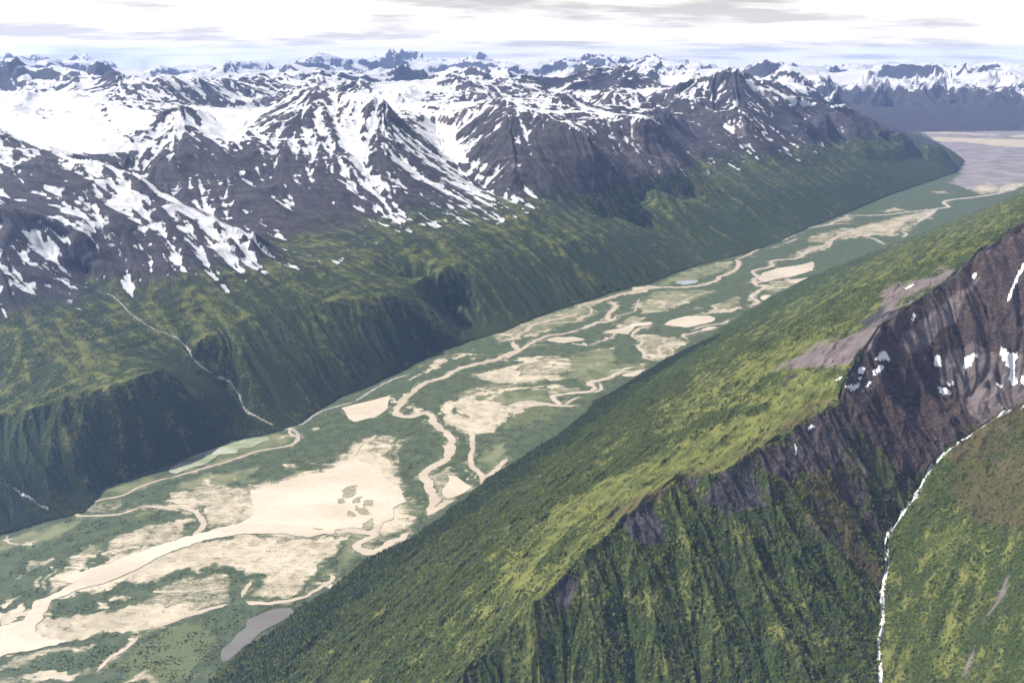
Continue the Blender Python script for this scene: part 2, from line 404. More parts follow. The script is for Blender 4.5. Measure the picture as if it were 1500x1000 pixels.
    h += near*ss(.45, .9, steep+.3*cut)*(h > 520)*ridged(X/34, Y/34, 87, 4)*5
    # shrubs and tree clumps
    sh = land*(1-mount)*(h < 900)
    cl = np.abs(perlin(X/9, Y/9, 91))*1.6+np.abs(perlin(X/17, Y/17, 92))*1.8
    h += np.where(R < 5200, sh*(1-ss(3500, 5200, R))*cl*1.7, 0)
    h = np.where(flat, 0.0+0.5*fbm(X/60, Y/60, 95, 2), h+.5)
    # slope of the finished ground
    hr = np.gradient(h, axis=0)/np.gradient(R, axis=0); ha = np.gradient(h, axis=1)/(R*(th[1]-th[0]))
    slope = np.hypot(hr, ha)
    return dict(X=X, Y=Y, h=h, R=R, A=A, G=G, slope=slope, flat=flat, right=right, mount=mount, far=far, wall=wall, near=near, cut=cut, smooth=smooth_side,
                land=land, hs=hsm, res=res, lines=lines, steep=steep, side=side, a=a, b=b, m7=m7, gx=gx, gy=gy)
# ------------------------------------------------------------------ traced outlines on the valley floor
A_, B_, C_, D_, E_, F_, G_ = (0,700,3.3333), (250,620,3.3333), (500,560,3.3333), (600,440,5), (850,380,5), (950,280,5), (1200,160,5)
Z_ = (300,600,2.5)
def W(f, pts, z=0): return [Pz(x, y, z)[:2] for x, y in (fr(f, pts) if f else pts)]
CH = [ # channels of the river: frame, width (m), points
 (G_,34,[(1540,530),(1430,555),(1340,580),(1330,610),(1270,625),(1100,650),(960,665),(910,685),(945,715),(860,730),(640,755),(480,775),(340,778),(210,778),(200,790),(130,820),(60,845),(0,850)]),
 (F_,28,[(1500,235),(1390,240),(1220,262),(1110,280),(1090,300),(1040,330),(1000,350),(960,370)]),
 (F_,24,[(800,410),(790,430),(740,460),(710,475),(640,500)]),(F_,15,[(800,487),(760,478),(710,480)]),
 (F_,34,[(640,500),(660,530),(630,580),(520,630),(500,655),(380,690),(250,705),(100,703),(0,700)]),
 (E_,36,[(520,203),(380,240),(280,260),(160,300),(70,320),(0,335)]),
 (E_,30,[(230,305),(260,345),(230,380),(195,425),(215,450),(120,465),(0,515)]),
 (D_,20,[(1420,0),(1260,35),(1240,55),(1180,75)]),
 (D_,26,[(1240,90),(1160,120),(1000,155),(880,190),(870,215),(800,250),(780,280),(720,290),(650,300)]),
 (D_,15,[(1310,45),(1330,60),(1325,95),(1240,145),(1180,160),(1050,168),(940,178)]),
 (D_,24,[(1250,215),(1130,245),(1010,260),(930,292),(870,328),(840,350),(800,370),(740,405),(690,430)]),
 (D_,30,[(755,300),(770,340),(800,370),(740,385),(640,430),(590,445),(480,470),(390,490),(300,535),(250,565),(160,590),(100,605),(60,640),(0,690)]),
 (C_,34,[(345,48),(300,90),(270,140),(285,162),(340,165),(410,150),(445,165),(445,195),(500,240),(530,270),(540,320),(510,375),(430,420),(405,455),(430,500),(450,560),(445,610),(428,650)]),
 (C_,30,[(520,300),(525,340),(505,372)]),(C_,26,[(440,640),(480,605),(550,577)]),
 (C_,20,[(575,240),(610,245),(635,255),(640,320),(630,380),(650,420),(690,460),(680,500)]),(C_,20,[(690,470),(750,430),(812,372)]),
 (C_,28,[(0,708),(100,730),(155,740),(150,760),(90,780),(80,800),(130,832),(200,805),(270,770),(335,735)]),
 (C_,22,[(150,742),(180,700),(165,650),(150,600),(175,575),(235,555)]),(C_,14,[(165,650),(200,620),(230,590)]),
 (C_,12,[(20,715),(80,690),(60,640),(80,600),(110,590)]),
 (D_,26,[(1500,545),(1440,575),(1320,600),(1350,640),(1320,665),(1230,675),(1100,690),(1050,700),(1055,725),(1110,775)]),
 (D_,16,[(1390,605),(1405,650),(1330,680)]),(D_,14,[(1250,705),(1180,735),(1140,770)]),(D_,12,[(1110,640),(1190,665)]),
 (D_,22,[(1220,770),(1120,775),(950,750),(880,745),(810,790),(760,840)]),
 (E_,22,[(480,800),(420,820),(300,825),(240,850),(180,880),(65,910),(100,940),(70,970),(0,975)]),
 (E_,20,[(530,485),(440,505),(400,530),(380,565),(460,600),(425,640),(470,690),(480,722),(590,745)]),
 (E_,18,[(620,730),(570,660),(630,625),(700,615),(775,610)]),(E_,18,[(800,590),(750,562),(820,540),(950,510)]),
 (E_,18,[(830,517),(900,490),(1050,467),(1085,440)]),(E_,9,[(60,630),(230,570),(250,540)]),(E_,12,[(180,530),(240,540),(230,520)]),
 (E_,11,[(250,450),(265,415),(350,395),(400,380),(410,340),(430,290)]),(E_,13,[(660,350),(740,310),(850,262),(1000,228)]),
 (F_,32,[(1500,275),(1420,320),(1340,360),(1310,410),(1190,430),(1100,490),(1000,500),(900,515),(905,550),(780,580),(770,600),(805,630),(770,650),(790,690),(845,700),(800,740),(750,775),(800,810),(740,845)]),
 (G_,34,[(860,735),(720,830)]),(G_,30,[(860,740),(690,780),(640,810),(590,830),(560,860),(420,870),(250,885),(130,935),(60,985),(0,1010)]),
 (G_,22,[(590,890),(640,915),(610,940)]),(G_,24,[(290,925),(400,950),(480,990)]),(G_,40,[(1340,600),(1420,590),(1400,560)]),
 (F_,18,[(985,385),(1050,365),(1100,345)]),(F_,15,[(895,420),(970,397)]),(F_,20,[(1435,552),(1460,530),(1520,505)]),
 (A_,20,[(690,140),(800,143),(900,146),(955,170),(985,200),(990,235),(960,265),(940,290)]),
 (A_,11,[(470,948),(540,880),(600,845),(680,770)]),(A_,12,[(730,737),(850,700),(1000,640)]),
 (B_,14,[(370,868),(420,880),(560,872),(650,845),(710,815),(780,770),(790,745),(775,735)]),(B_,13,[(345,850),(375,800),(390,770)]),(B_,13,[(0,970),(120,930),(280,880)]),
 (C_,14,[(60,360),(90,310),(150,280),(170,255)]),
]
CREEK = [(0,[(470,0)]),]
CREEK_L = (B_,12,[(600,-15),(580,40),(605,60),(630,72),(600,100),(560,112),(430,135),(300,178),(150,222),(0,268)])
CREEK_L2 = (A_,11,[(833,0),(780,10),(680,45),(600,85),(480,110),(380,150),(375,180),(420,186),(500,182),(580,178),(690,140)])
# silted lakes and pools: label, frame, outline
LK = [
 ('wide cream silt lake spreading over the broad lower valley floor', Z_, [(-420,600),(-310,545),(-210,512),(-110,478),(-10,450),(60,430),(120,418),(165,400),(182,375),(165,300),(200,290),(330,250),(430,232),(500,200),(545,180),(600,198),(640,215),(660,250),(720,290),(735,340),(690,360),(690,400),(640,420),(600,440),(540,432),(480,440),(470,460),(440,452),(380,470),(345,462),(300,455),(130,455),(60,470),(0,478),(-60,498),(-150,530),(-260,590),(-350,630),(-460,660),(-560,700),(-580,740),(-620,800),(-600,830),(-500,850),(-640,882),(-700,890),(-1500,1160),(-1500,980),(-760,800),(-660,770),(-620,700),(-540,670)]),
 ('cream triangular silt pool between dark willows and the left riverbank', C_, [(0,125),(60,110),(150,88),(240,65),(228,100),(225,130),(180,165),(120,180),(70,195),(35,180),(20,145)]),
 ('long pale green pool under the dark forested slope', B_, [(5,212),(60,185),(170,128),(260,112),(350,82),(400,72),(480,66),(482,80),(430,100),(400,120),(330,124),(325,148),(240,152),(200,180),(170,200),(90,222),(30,247),(-10,240)]),
 ('still mauve-grey pond beside the spruces at the bottom', Z_, [(62,925),(60,880),(100,850),(115,825),(150,800),(155,770),(190,755),(240,735),(270,728),(315,727),(330,745),(285,775),(240,795),(200,820),(170,850),(120,890),(85,920)]),
 ('oval cream pool below the right-hand slope, mid valley', E_, [(613,482),(640,455),(680,440),(780,416),(870,414),(960,415),(990,435),(975,455),(900,475),(830,490),(780,500),(700,490)]),
 ('thin cream sliver of water just below the oval pool', E_, [(880,520),(915,500),(960,493),(1002,495),(985,510),(930,522)]),
 ('large cream lake between the upper channels near the right slope', F_, [(800,650),(815,625),(835,600),(900,580),(960,562),(1040,552),(1090,545),(1140,535),(1205,515),(1215,535),(1200,580),(1160,595),(1080,618),(1020,635),(940,642),(880,662),(840,668)]),
 ('narrow cream pool hugging the upper right slope', F_, [(1010,665),(1060,650),(1140,637),(1190,630),(1235,630),(1190,652),(1130,670),(1060,675)]),
 ('small round cream pool at the foot of the dark slope', F_, [(818,790),(828,768),(860,758),(890,760),(905,775),(880,790),(850,802)]),
 ('small blue-grey pond beside the far channel', F_, [(190,675),(220,660),(280,654),(365,652),(350,672),(300,682),(240,684)]),
 ('tapering cream pool between two channels in mid valley', D_, [(995,296),(1030,280),(1080,268),(1140,272),(1200,268),(1290,285),(1240,300),(1180,305),(1130,315),(1060,305)]),
 ('forked cream pool with a pointed tail left of the oval pool', E_, [(178,530),(215,520),(250,515),(300,505),(345,490),(400,465),(460,462),(520,460),(532,473),(490,485),(400,492),(380,520),(350,550),(300,545),(255,540),(220,545)]),
 ('white silt pool on the willow island beside the winding channel', C_, [(490,530),(510,500),(528,480),(520,452),(545,462),(575,470),(600,490),(638,513),(600,540),(560,560),(520,570),(500,555)]),
 ('long cream puddle against the dark foot of the right slope', E_, [(300,845),(360,832),(460,820),(480,805),(440,845),(380,860),(320,860)]),
]
SHOAL = [(C_,[(0,575),(12,572),(15,585),(3,590)]),(C_,[(65,575),(90,570),(85,588),(62,586)]),(C_,[(35,635),(60,630),(70,650),(40,655)]),(C_,[(100,585),(140,572),(155,585),(120,612),(100,600)]),
 (B_,[(815,370),(845,370),(850,390),(825,392)]),(B_,[(900,365),(930,362),(925,388),(895,385)]),(B_,[(935,385),(990,370),(985,400),(950,412),(930,400)]),(B_,[(900,400),(960,420),(975,445),(940,450),(905,425)]),
 (B_,[(880,430),(900,440),(890,460),(868,455)]),(B_,[(940,485),(980,470),(990,500),(960,525),(932,515)]),(B_,[(700,515),(740,514),(730,526),(695,524)]),(B_,[(850,310),(910,305),(905,350),(845,365)])]
# soft silt: frame, strength, soft width (m), outline
SI = [
 (Z_,.95,60,[(160,285),(330,235),(440,215),(500,185),(545,160),(600,180),(690,235),(750,310),(765,370),(740,430),(650,470),(600,480),(540,450),(300,470),(160,440),(120,380)]),
 (A_,.72,16,[(510,350),(600,270),(780,215),(900,190),(930,250),(900,310),(700,335),(520,372)]),
 (A_,.68,16,[(300,430),(430,320),(490,325),(480,370),(300,530),(230,580),(270,500)]),
 (A_,.6,10,[(140,405),(260,390),(240,430),(150,440)]),(A_,.6,9,[(45,510),(90,475),(150,460),(80,515)]),(A_,.75,8,[(135,510),(180,490),(190,520),(150,540)]),(A_,.65,8,[(215,490),(260,420),(285,430),(230,500),(240,540),(190,560)]),
 (A_,.93,14,[(160,690),(260,660),(330,680),(480,650),(640,620),(820,640),(900,600),(1000,640),(820,715),(600,760),(480,765),(330,790),(130,845),(0,845),(0,760),(90,740)]),
 (A_,.62,20,[(560,640),(700,600),(760,560),(800,520),(900,490),(1000,480),(1000,640),(800,640),(600,700)]),
 (A_,.9,14,[(330,490),(480,420),(560,360),(760,330),(880,330),(1000,300),(1000,460),(870,440),(700,520),(600,510),(430,560),(350,570)]),
 (A_,.9,10,[(0,650),(100,620),(100,700),(0,745)]),(A_,.75,10,[(0,605),(60,590),(80,600),(0,620)]),
 (A_,.9,16,[(590,1010),(640,975),(690,950),(760,960),(800,1010)]),
 (A_,.8,7,[(480,900),(560,850),(600,830),(670,770),(680,780),(620,840),(560,880),(510,905)]),(A_,.62,10,[(0,915),(150,860),(300,830),(480,790),(470,815),(300,860),(150,900),(0,940)]),
 (A_,.5,16,[(0,990),(100,960),(200,930),(450,930),(440,950),(330,1000),(0,1010)]),(A_,.6,10,[(0,860),(80,850),(60,870),(0,885)]),
 (A_,.95,7,[(545,585),(600,568),(670,575),(600,600),(560,600)]),(A_,.9,7,[(450,605),(520,615),(510,635),(460,635)]),(A_,.55,14,[(400,155),(600,100),(640,115),(560,160),(430,175)]),
 (B_,.74,16,[(0,345),(150,310),(390,320),(390,380),(380,460),(250,510),(170,500),(180,450),(130,410),(0,395)]),
 (B_,.88,20,[(0,630),(330,545),(640,560),(880,545),(850,600),(730,680),(700,760),(640,810),(480,855),(400,840),(480,780),(450,730),(350,720),(200,690),(0,720)]),
 (B_,.66,18,[(0,800),(120,760),(230,740),(300,830),(330,860),(200,900),(0,970)]),(B_,.9,6,[(680,30),(710,12),(740,22),(710,38)]),(B_,.55,8,[(530,205),(600,190),(610,205),(560,225)]),(B_,.7,5,[(310,270),(350,250),(345,262),(325,275)]),
 (C_,.93,36,[(0,340),(140,260),(170,250),(160,330),(260,400),(270,500),(345,545),(330,640),(230,745),(150,770),(60,720),(0,720)]),
 (C_,.55,9,[(170,360),(225,265),(245,265),(200,390)]),(C_,.55,9,[(225,400),(275,290),(350,268),(290,320),(250,390)]),(C_,.6,20,[(60,330),(170,255),(250,262),(260,300),(210,400),(120,370)]),
 (C_,.66,8,[(435,460),(530,418),(645,510),(550,580),(470,592),(480,530)]),(C_,.58,5,[(330,150),(345,95),(405,135),(350,158)]),(C_,.8,4,[(580,420),(640,455),(640,465),(590,432)]),
 (D_,.95,22,[(440,550),(600,510),(750,480),(850,425),(950,400),(1030,415),(880,450),(800,490),(820,540),(1130,550),(1100,570),(780,610),(560,600)]),
 (D_,.6,26,[(800,470),(900,420),(1060,395),(1180,430),(1200,520),(900,560),(810,540)]),(D_,.55,22,[(330,680),(560,610),(800,620),(620,660),(480,680),(400,730)]),
 (D_,.97,14,[(235,750),(300,735),(350,735),(440,690),(520,670),(900,620),(960,610),(970,622),(900,640),(650,670),(520,700),(400,750),(310,790),(330,850),(250,900)]),
 (D_,.97,18,[(340,760),(420,730),(600,735),(720,770),(740,830),(700,880),(620,960),(500,975),(380,950),(250,900),(300,830),(420,850)]),
 (D_,.85,12,[(640,765),(900,738),(1040,750),(1200,775),(1200,790),(900,780),(800,810),(760,830),(700,860)]),
 (D_,.9,8,[(0,585),(0,560),(150,500),(150,470),(200,430),(290,425),(240,470),(250,490),(170,505),(90,535)]),(D_,.75,6,[(310,415),(360,400),(480,402),(400,415),(340,425)]),(D_,.4,14,[(60,480),(250,400),(460,360),(520,390),(200,440),(0,540)]),
 (D_,.72,14,[(840,255),(960,215),(1060,208),(980,245),(920,270),(830,275)]),(D_,.5,14,[(620,260),(750,190),(1000,110),(1300,30),(1400,15),(1200,110),(900,170),(760,250),(660,290)]),
 (D_,.8,6,[(1200,315),(1300,310),(1260,325),(1210,325)]),(D_,.6,14,[(960,600),(1240,640),(1240,670),(1050,680),(1000,640)]),(D_,.5,12,[(850,320),(1050,318),(950,330),(860,335)]),
 (E_,.62,16,[(400,560),(500,550),(700,570),(790,600),(700,690),(620,740),(480,720),(430,640)]),(E_,.55,18,[(250,480),(300,450),(400,410),(480,430),(400,470),(300,510)]),
 (E_,.7,10,[(640,370),(750,300),(850,262),(830,285),(740,335),(600,390)]),(E_,.9,8,[(920,385),(960,350),(990,322),(1060,310),(1000,345),(990,370),(1200,340),(1150,375),(980,395)]),(E_,.6,10,[(820,410),(900,380),(960,385),(940,410)]),
 (E_,.75,8,[(340,250),(380,205),(560,190),(600,205),(440,245)]),(E_,.9,5,[(590,320),(625,318),(630,330),(595,330)]),(E_,.8,5,[(560,345),(600,340),(610,360),(570,360)]),(E_,.6,8,[(825,355),(880,345),(890,360),(840,368)]),
 (E_,.45,22,[(400,330),(560,270),(760,240),(820,270),(600,390),(450,400)]),(E_,.4,18,[(960,340),(1100,280),(1180,300),(1150,370),(980,380)]),
 (F_,.45,20,[(830,680),(1000,640),(1240,640),(1050,720),(850,760)]),(F_,.5,16,[(480,560),(520,520),(620,510),(600,580)]),
 (F_,.6,14,[(1380,200),(1480,175),(1500,215),(1400,230)]),(F_,.62,18,[(1180,400),(1300,395),(1300,430),(1200,445),(1100,470),(1010,490),(1100,450)]),
 (F_,.5,22,[(1150,345),(1300,290),(1500,265),(1500,330),(1300,380),(1160,370)]),
 (G_,.7,40,[(130,925),(250,870),(560,790),(700,760),(860,740),(820,800),(640,830),(560,930),(420,920),(150,960)]),(G_,.7,26,[(580,880),(720,820),(720,835),(640,900)]),(G_,.6,40,[(830,600),(950,590),(940,615),(850,620)]),
 (G_,.75,60,[(1110,600),(1200,540),(1320,545),(1320,600),(1200,625)]),(G_,.8,50,[(1310,560),(1500,535),(1500,560),(1400,600),(1340,620)]),(G_,.6,30,[(440,750),(560,715),(620,740),(500,760)]),
 (G_,.95,60,[(780,168),(1000,170),(1300,185),(1300,195),(1000,182),(790,180)]),(G_,1.0,60,[(810,200),(1100,212),(1520,222),(1520,280),(1300,270),(1100,245),(850,235)]),(G_,1.0,60,[(1400,195),(1520,185),(1520,205),(1420,207)]),
 (Z_,.6,12,[(225,50),(330,35),(330,62),(270,72),(255,60)]),
]
GR = [(G_,[(700,150),(1520,130),(1520,540),(1400,560),(1300,600),(1100,590),(950,540),(1050,460),(1060,380),(900,270),(840,215)]),(F_,[(780,290),(980,335),(1000,350),(880,385)])]
LG = [(D_,[(1150,450),(1300,370),(1500,345),(1500,520),(1250,560),(1000,600),(600,600),(700,560),(1180,540)]),(E_,[(0,680),(220,650),(230,690),(100,780),(500,760),(480,800),(200,860),(0,920)]),
 (D_,[(420,700),(1000,640),(1050,740),(700,750),(450,730)]),(D_,[(680,900),(900,790),(1100,800),(1000,860),(700,940)]),(D_,[(600,240),(900,130),(1250,40),(1400,100),(1000,230),(650,290)]),
 (A_,[(20,290),(340,200),(420,190),(330,260),(130,350),(0,340)]),(A_,[(500,60),(700,0),(780,0),(620,75)]),(B_,[(0,250),(300,130),(520,40),(600,50),(590,100),(430,130),(200,200)]),
 (B_,[(0,290),(250,240),(420,210),(400,290),(100,330)]),(A_,[(620,960),(700,820),(850,730),(1000,700),(1010,830),(930,960),(800,1000)]),(C_,[(670,400),(700,330),(820,290),(800,370),(720,440)]),
 (E_,[(380,330),(560,230),(860,220),(1000,230),(700,350),(480,410)]),(E_,[(950,350),(1150,270),(1190,320),(1000,380)]),(A_,[(650,170),(720,155),(700,190)]),(C_,[(0,840),(70,740),(150,790),(120,830),(0,900)]),
 (F_,[(230,600),(450,540),(600,510),(560,580),(400,640),(50,690)]),(F_,[(850,680),(1100,650),(1200,650),(900,750)])]
GRN = [(A_,[(560,1000),(640,860),(800,770),(960,720),(1010,720),(1010,850),(930,960),(860,1000)]),(D_,[(700,880),(900,790),(1150,800),(900,900)]),(C_,[(830,190),(870,120),(1000,130),(950,220),(850,240)])]
# near slopes: outlines of bare ground as they lie on the hillsides
BROWN = [[(1560,300),(1500,325),(1427,373),(1397,403),(1345,440),(1300,470),(1262,530),(1238,570),(1235,600),(1290,650),(1325,705),(1350,690),(1400,640),(1452,612),(1560,560)]]
RIBS = [[(1245,590),(1200,608),(1143,646),(1100,668),(1120,720),(1220,800),(1290,870),(1300,790),(1335,730),(1325,700),(1290,650)]]
SCREE_P = [[(1392,512),(1420,500),(1460,510),(1500,515),(1560,520),(1560,575),(1500,590),(1440,622),(1420,600),(1385,580),(1365,545)],[(1320,490),(1420,410),(1440,400),(1400,470),(1330,530)],
 [(1240,640),(1275,690),(1285,715),(1270,700),(1235,650)],[(1290,620),(1330,680),(1345,690),(1310,640)],[(1476,830),(1481,830),(1474,870),(1442,915),(1412,1010),(1402,1010),(1434,915),(1464,870)],[(985,905),(1005,940),(1000,960),(985,930)]]
SCREE_G = [[(1190,506),(1250,483),(1293,466),(1290,490),(1253,533),(1200,538),(1127,542)],[(1280,426),(1400,390),(1480,350),(1500,345),(1427,378),(1385,412),(1320,442),(1298,462),(1290,440)],[(1300,455),(1325,440),(1360,420),(1330,450)]]
ROCK_P = [[(1200,606),(1240,590),(1250,640),(1210,690),(1160,700),(1130,690),(1110,672),(1143,650)],[(1052,694),(1100,668),(1120,740),(1060,760),(1030,730)],[(900,760),(924,752),(950,735),(975,770),(975,800),(930,790)],
 [(815,870),(832,838),(850,850),(835,890),(812,890)],[(1000,700),(1030,695),(1020,720)],[(1290,450),(1315,448),(1330,480),(1300,500),(1270,520),(1262,470)],[(1130,565),(1165,548),(1175,552),(1150,565)]]
DRYG = [[(1400,600),(1500,590),(1560,600),(1560,780),(1430,770),(1380,720)],[(1235,575),(1150,640),(1050,690),(930,750),(870,790),(800,860),(820,830),(900,740),(1040,680),(1130,630),(1180,590)],[(1180,690),(1230,720),(1290,850),(1260,850)]]
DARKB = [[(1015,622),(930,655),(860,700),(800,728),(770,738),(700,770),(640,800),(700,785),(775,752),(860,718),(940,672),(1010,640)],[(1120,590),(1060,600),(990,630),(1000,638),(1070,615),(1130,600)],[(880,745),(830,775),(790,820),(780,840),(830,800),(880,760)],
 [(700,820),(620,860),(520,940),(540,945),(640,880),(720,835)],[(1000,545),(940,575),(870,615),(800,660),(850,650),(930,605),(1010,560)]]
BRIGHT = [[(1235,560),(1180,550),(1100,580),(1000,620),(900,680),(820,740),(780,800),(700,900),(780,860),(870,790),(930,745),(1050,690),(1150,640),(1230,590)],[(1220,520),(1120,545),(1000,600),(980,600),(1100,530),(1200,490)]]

SNOWMOD = [(.25,14,[(0,320),(60,330),(140,250),(300,310),(420,370),(400,400),(200,400),(180,430),(90,420),(0,445)]),(.16,12,[(400,200),(560,170),(640,230),(800,320),(720,345),(560,350),(480,330),(520,260)]),
 (-.35,12,[(430,300),(470,290),(520,310),(530,350),(430,362)]),(-.3,10,[(150,360),(230,365),(245,395),(160,410)]),(-.14,10,[(690,160),(740,150),(860,200),(870,290),(800,300),(690,230)]),
 (.1,14,[(1100,150),(1300,200),(1280,230),(1150,250),(1080,230)]),(.8,5,[(-60,135),(148,137),(145,170),(180,200),(205,218),(100,226),(60,216),(0,190),(-60,190)]),(.8,3,[(155,150),(210,165),(225,172),(185,197),(165,180)]),
 (.7,4,[(290,160),(400,156),(375,172),(350,207),(300,198)]),(.7,5,[(620,178),(665,185),(665,205),(690,240),(650,235),(630,200)]),(.5,6,[(560,120),(620,130),(610,165),(560,150),(500,145)]),
 (.04,10,[(375,165),(445,138),(560,150),(545,200),(480,230),(380,215)]),(-.5,4,[(55,160),(80,155),(85,180),(60,182)]),(-.2,12,[(940,160),(1000,150),(1040,170),(1030,215),(960,210)])]
def polysum(x, y, polys, soft):
    r = np.zeros(x.shape)
    for p in polys:
        xs = [q[0] for q in p]; ys = [q[1] for q in p]
        k = np.nonzero((x > min(xs)-soft*1.6) & (x < max(xs)+soft*1.6) & (y > min(ys)-soft*1.6) & (y < max(ys)+soft*1.6))[0]
        if not len(k): continue
        d = dseg(x[k], y[k], p, True); d = np.where(inpoly(x[k], y[k], p), d, -d)
        r[k] = np.maximum(r[k], ss(-soft, soft, d))
    return r

def cover(g):
    X, Y, h, R = g['X'], g['Y'], g['h'], g['R']
    sh = X.shape; n1 = fbm(X/260, Y/260, 101, 4); n2 = fbm(X/70, Y/70, 102, 4); n3 = fbm(X/900, Y/900, 103, 3)
    G = g['G']; sl = g['slope']; mount = g['mount']; near = g['near'] > .5; left = ~g['right']
    # projection of every ground point, to lay the traced outlines on it
    w = CT*Y-ST*(h-CAM_Z)
    px = 750+F*X/w; py = 500-F*(ST*Y+CT*(h-CAM_Z))/w
    jx = px+n2*5+n1*4; jy = py+fbm(X/60+7, Y/60, 104, 4)*9
    # snow: deep in gullies and on gentle high ground, gone from ribs and cliffs
    u = (px-750)/750
    hs = 610+70*np.clip(-u, -1, 1)*-1 + 120*n3
    st = fbm(g['a']/200+n1, g['b']/45, 111, 4)
    s = .18+np.clip((h-hs)/2000, -.25, .3) - G*1.15 + n1*.38 + n2*.42 + st*.15 - np.clip(sl-.7, 0, 1)*.4+.12*n3
    benchs = left*ss(400, 540, h+80*n1+150*np.clip(-u-.3, 0, 1))*(1-mount)*(R < 6500)
    s = np.where(mount > .3, s, -1+benchs*1.3+st*.6+n2*.3)
    # far country: ice fields between rock walls
    ice = g['far']*1.0
    sf = .58+.08*ss(16000, 20000, R)+1.3*(0.42+.2*ss(14000, 18000, R)-sl)+n1*.45+n2*.3-G*.5+.25*n3
    s = s*(1-ice)+sf*ice
    m7 = g['m7']*(R > 15000)
    s = s*(1-m7)+m7*(.0+(h-480)/700-G*1.2+n1*.3)
    gl = np.zeros(sh)
    gi = (g['hs'] > 820)&(R > 7000)&left&(sl < .26)&(g['far'] < .5)&(h < 1150)&(u < .4)
    s = np.where(gi, s+.5, s)
    for dl, soft, poly in SNOWMOD:
        s = s+dl*polysum((px+n2*7).ravel(), (py+n2*5).ravel(), [poly], soft).reshape(sh)*left*(R > 3500)
    for reg, i0, wd, dl in (('m1', (4, 12), 30, .9), ('m4', (3, 7), 28, .9), ('m5', (2, 7), 30, .8), ('m6', (4, 8), 60, .8), ('snowcirque', (0, 9), 420, .22)):
        q = [w for rg, w in g['lines'] if rg == reg][0][i0[0]:i0[1]]
        k = np.nonzero((R.ravel() > 4500) & (R.ravel() < 15000) & left.ravel())[0]; d = dseg(X.ravel()[k], Y.ravel()[k], q)
        add_ = np.zeros(X.size); add_[k] = dl*ss(1.0, .35, d/wd+n2.ravel()[k]*.5); s = s+add_.reshape(sh)
    s = np.where(near | g['flat'], -1, s)
    cq = np.zeros(sh)
    # rock / green
    tree = np.where(left, ss(15500, 18500, R)+ss(430, 700, h+90*n1+50*n2-60*np.clip(u, -1, 1)), 0.0)
    rock = tree*.95+mount*.2; rock = np.clip(rock, 0, 1); rock = np.clip(rock+ss(.8, 1.3, sl)*.5*mount, 0, 1)
    grass = .28+.30*n1+.25*n2+np.where(left, .26*ss(180, 320, h)-.10, 0)-G*0+np.clip(G, -1, 1)*np.where(left, .85, .25)+.25*st*left*ss(230, 330, h)  # left slopes: paler ribs and darker gullies paint side light into the grass
    scree = np.clip(mount*(.25+.9*n3+.35*n1-.3*G)*ss(.35, .7, sl), 0, 1)*(R < 15000)
    brown = np.where(left, .16+.3*n2+.3*n1, .0)
    # near slopes
    P = lambda polys, soft: polysum(jx.ravel(), jy.ravel(), polys, soft).reshape(sh)*near
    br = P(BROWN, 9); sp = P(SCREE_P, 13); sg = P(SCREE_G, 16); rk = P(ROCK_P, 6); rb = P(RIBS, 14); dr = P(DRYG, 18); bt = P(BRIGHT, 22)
    hn = ss(120, 420, h)
    nb = fbm(g['a']/240, g['b']/34, 141, 5)
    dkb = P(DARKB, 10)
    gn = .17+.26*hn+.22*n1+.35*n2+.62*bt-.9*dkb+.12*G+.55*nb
    gn = np.where(g['cut'] > .5, .30+.50*G+.22*n1+.2*n2+.2*n3, gn)
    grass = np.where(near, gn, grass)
    rock = np.where(near, np.clip(rk*.62+br*.95+rb*np.clip(.12+.5*n1-.75*G, 0, 1)+n2*.5*np.maximum(rk, br)+g['cut']*ss(1.0, 1.5, sl)*.35, 0, 1), rock)
    scree = np.where(near, np.clip(sp*.9*(.8+.6*n2)+sg*.8, 0, 1), scree)
    brown = np.where(near, np.clip(dr*.72+n1*.4*dr+br*.9+rb*.5, 0, 1), brown)
    # valley floor
    fl = g['flat'] & (R < 26000); idx = np.nonzero(fl.ravel())[0]
    x = X.ravel()[idx]; y = Y.ravel()[idx]; m = 1+R.ravel()[idx]/9000
    jx = x+perlin(x/20, y/20, 121)*10*m+perlin(x/70, y/70, 122)*22*m; jy = y+perlin(x/20+5, y/20, 123)*10*m+perlin(x/70, y/70+9, 124)*24*m
    silt = np.zeros(x.shape)
    for f, a, soft, p in SI:
        q = W(f, p); silt = np.maximum(silt, a*polysum(jx, jy, [q], soft*1.0))
    chd = np.full(x.shape, 1e9)
    for f, wd, p in CH+[CREEK_L, CREEK_L2]:
        q = W(f, p); xs = [t[0] for t in q]; ys = [t[1] for t in q]
        k = np.nonzero((x > min(xs)-90) & (x < max(xs)+90) & (y > min(ys)-90) & (y < max(ys)+90))[0]
        if len(k): chd[k] = np.minimum(chd[k], dseg(jx[k], jy[k], q)-wd*.5)
    silt = np.maximum(silt, .40*ss(26, 2, chd))
    for lb_, f, p in LK[:1]+LK[1:2]+LK[4:]: silt = np.maximum(silt, .58*polysum(jx, jy, [W(f, p)], 26))
    gravel = polysum(jx, jy, [W(f, p) for f, p in GR], 90)
    lg = polysum(jx, jy, [W(f, p) for f, p in LG], 22); grn = polysum(jx, jy, [W(f, p) for f, p in GRN], 25)
    fn1 = fbm(x/120, y/120, 131, 4); ring = np.sin(perlin(x/160, y/160, 141)*9)
    siltA = np.zeros(X.size); siltA[idx] = silt
    grA = np.zeros(X.size); grA[idx] = gravel
    g0 = grass.ravel(); g0[idx] = .22+.55*lg+.35*fn1*(1+.5*lg)-.35*ss(14, 2, chd)*(chd > 0)*(silt < .4)+.3*grn
    pale = np.zeros(X.size); pale[idx] = np.clip(lg*.55+.25*fn1+.12*ring*(x*0+1)+.18*ss(40, 120, chd)*(fn1+.3)-grn*.9, 0, 1)
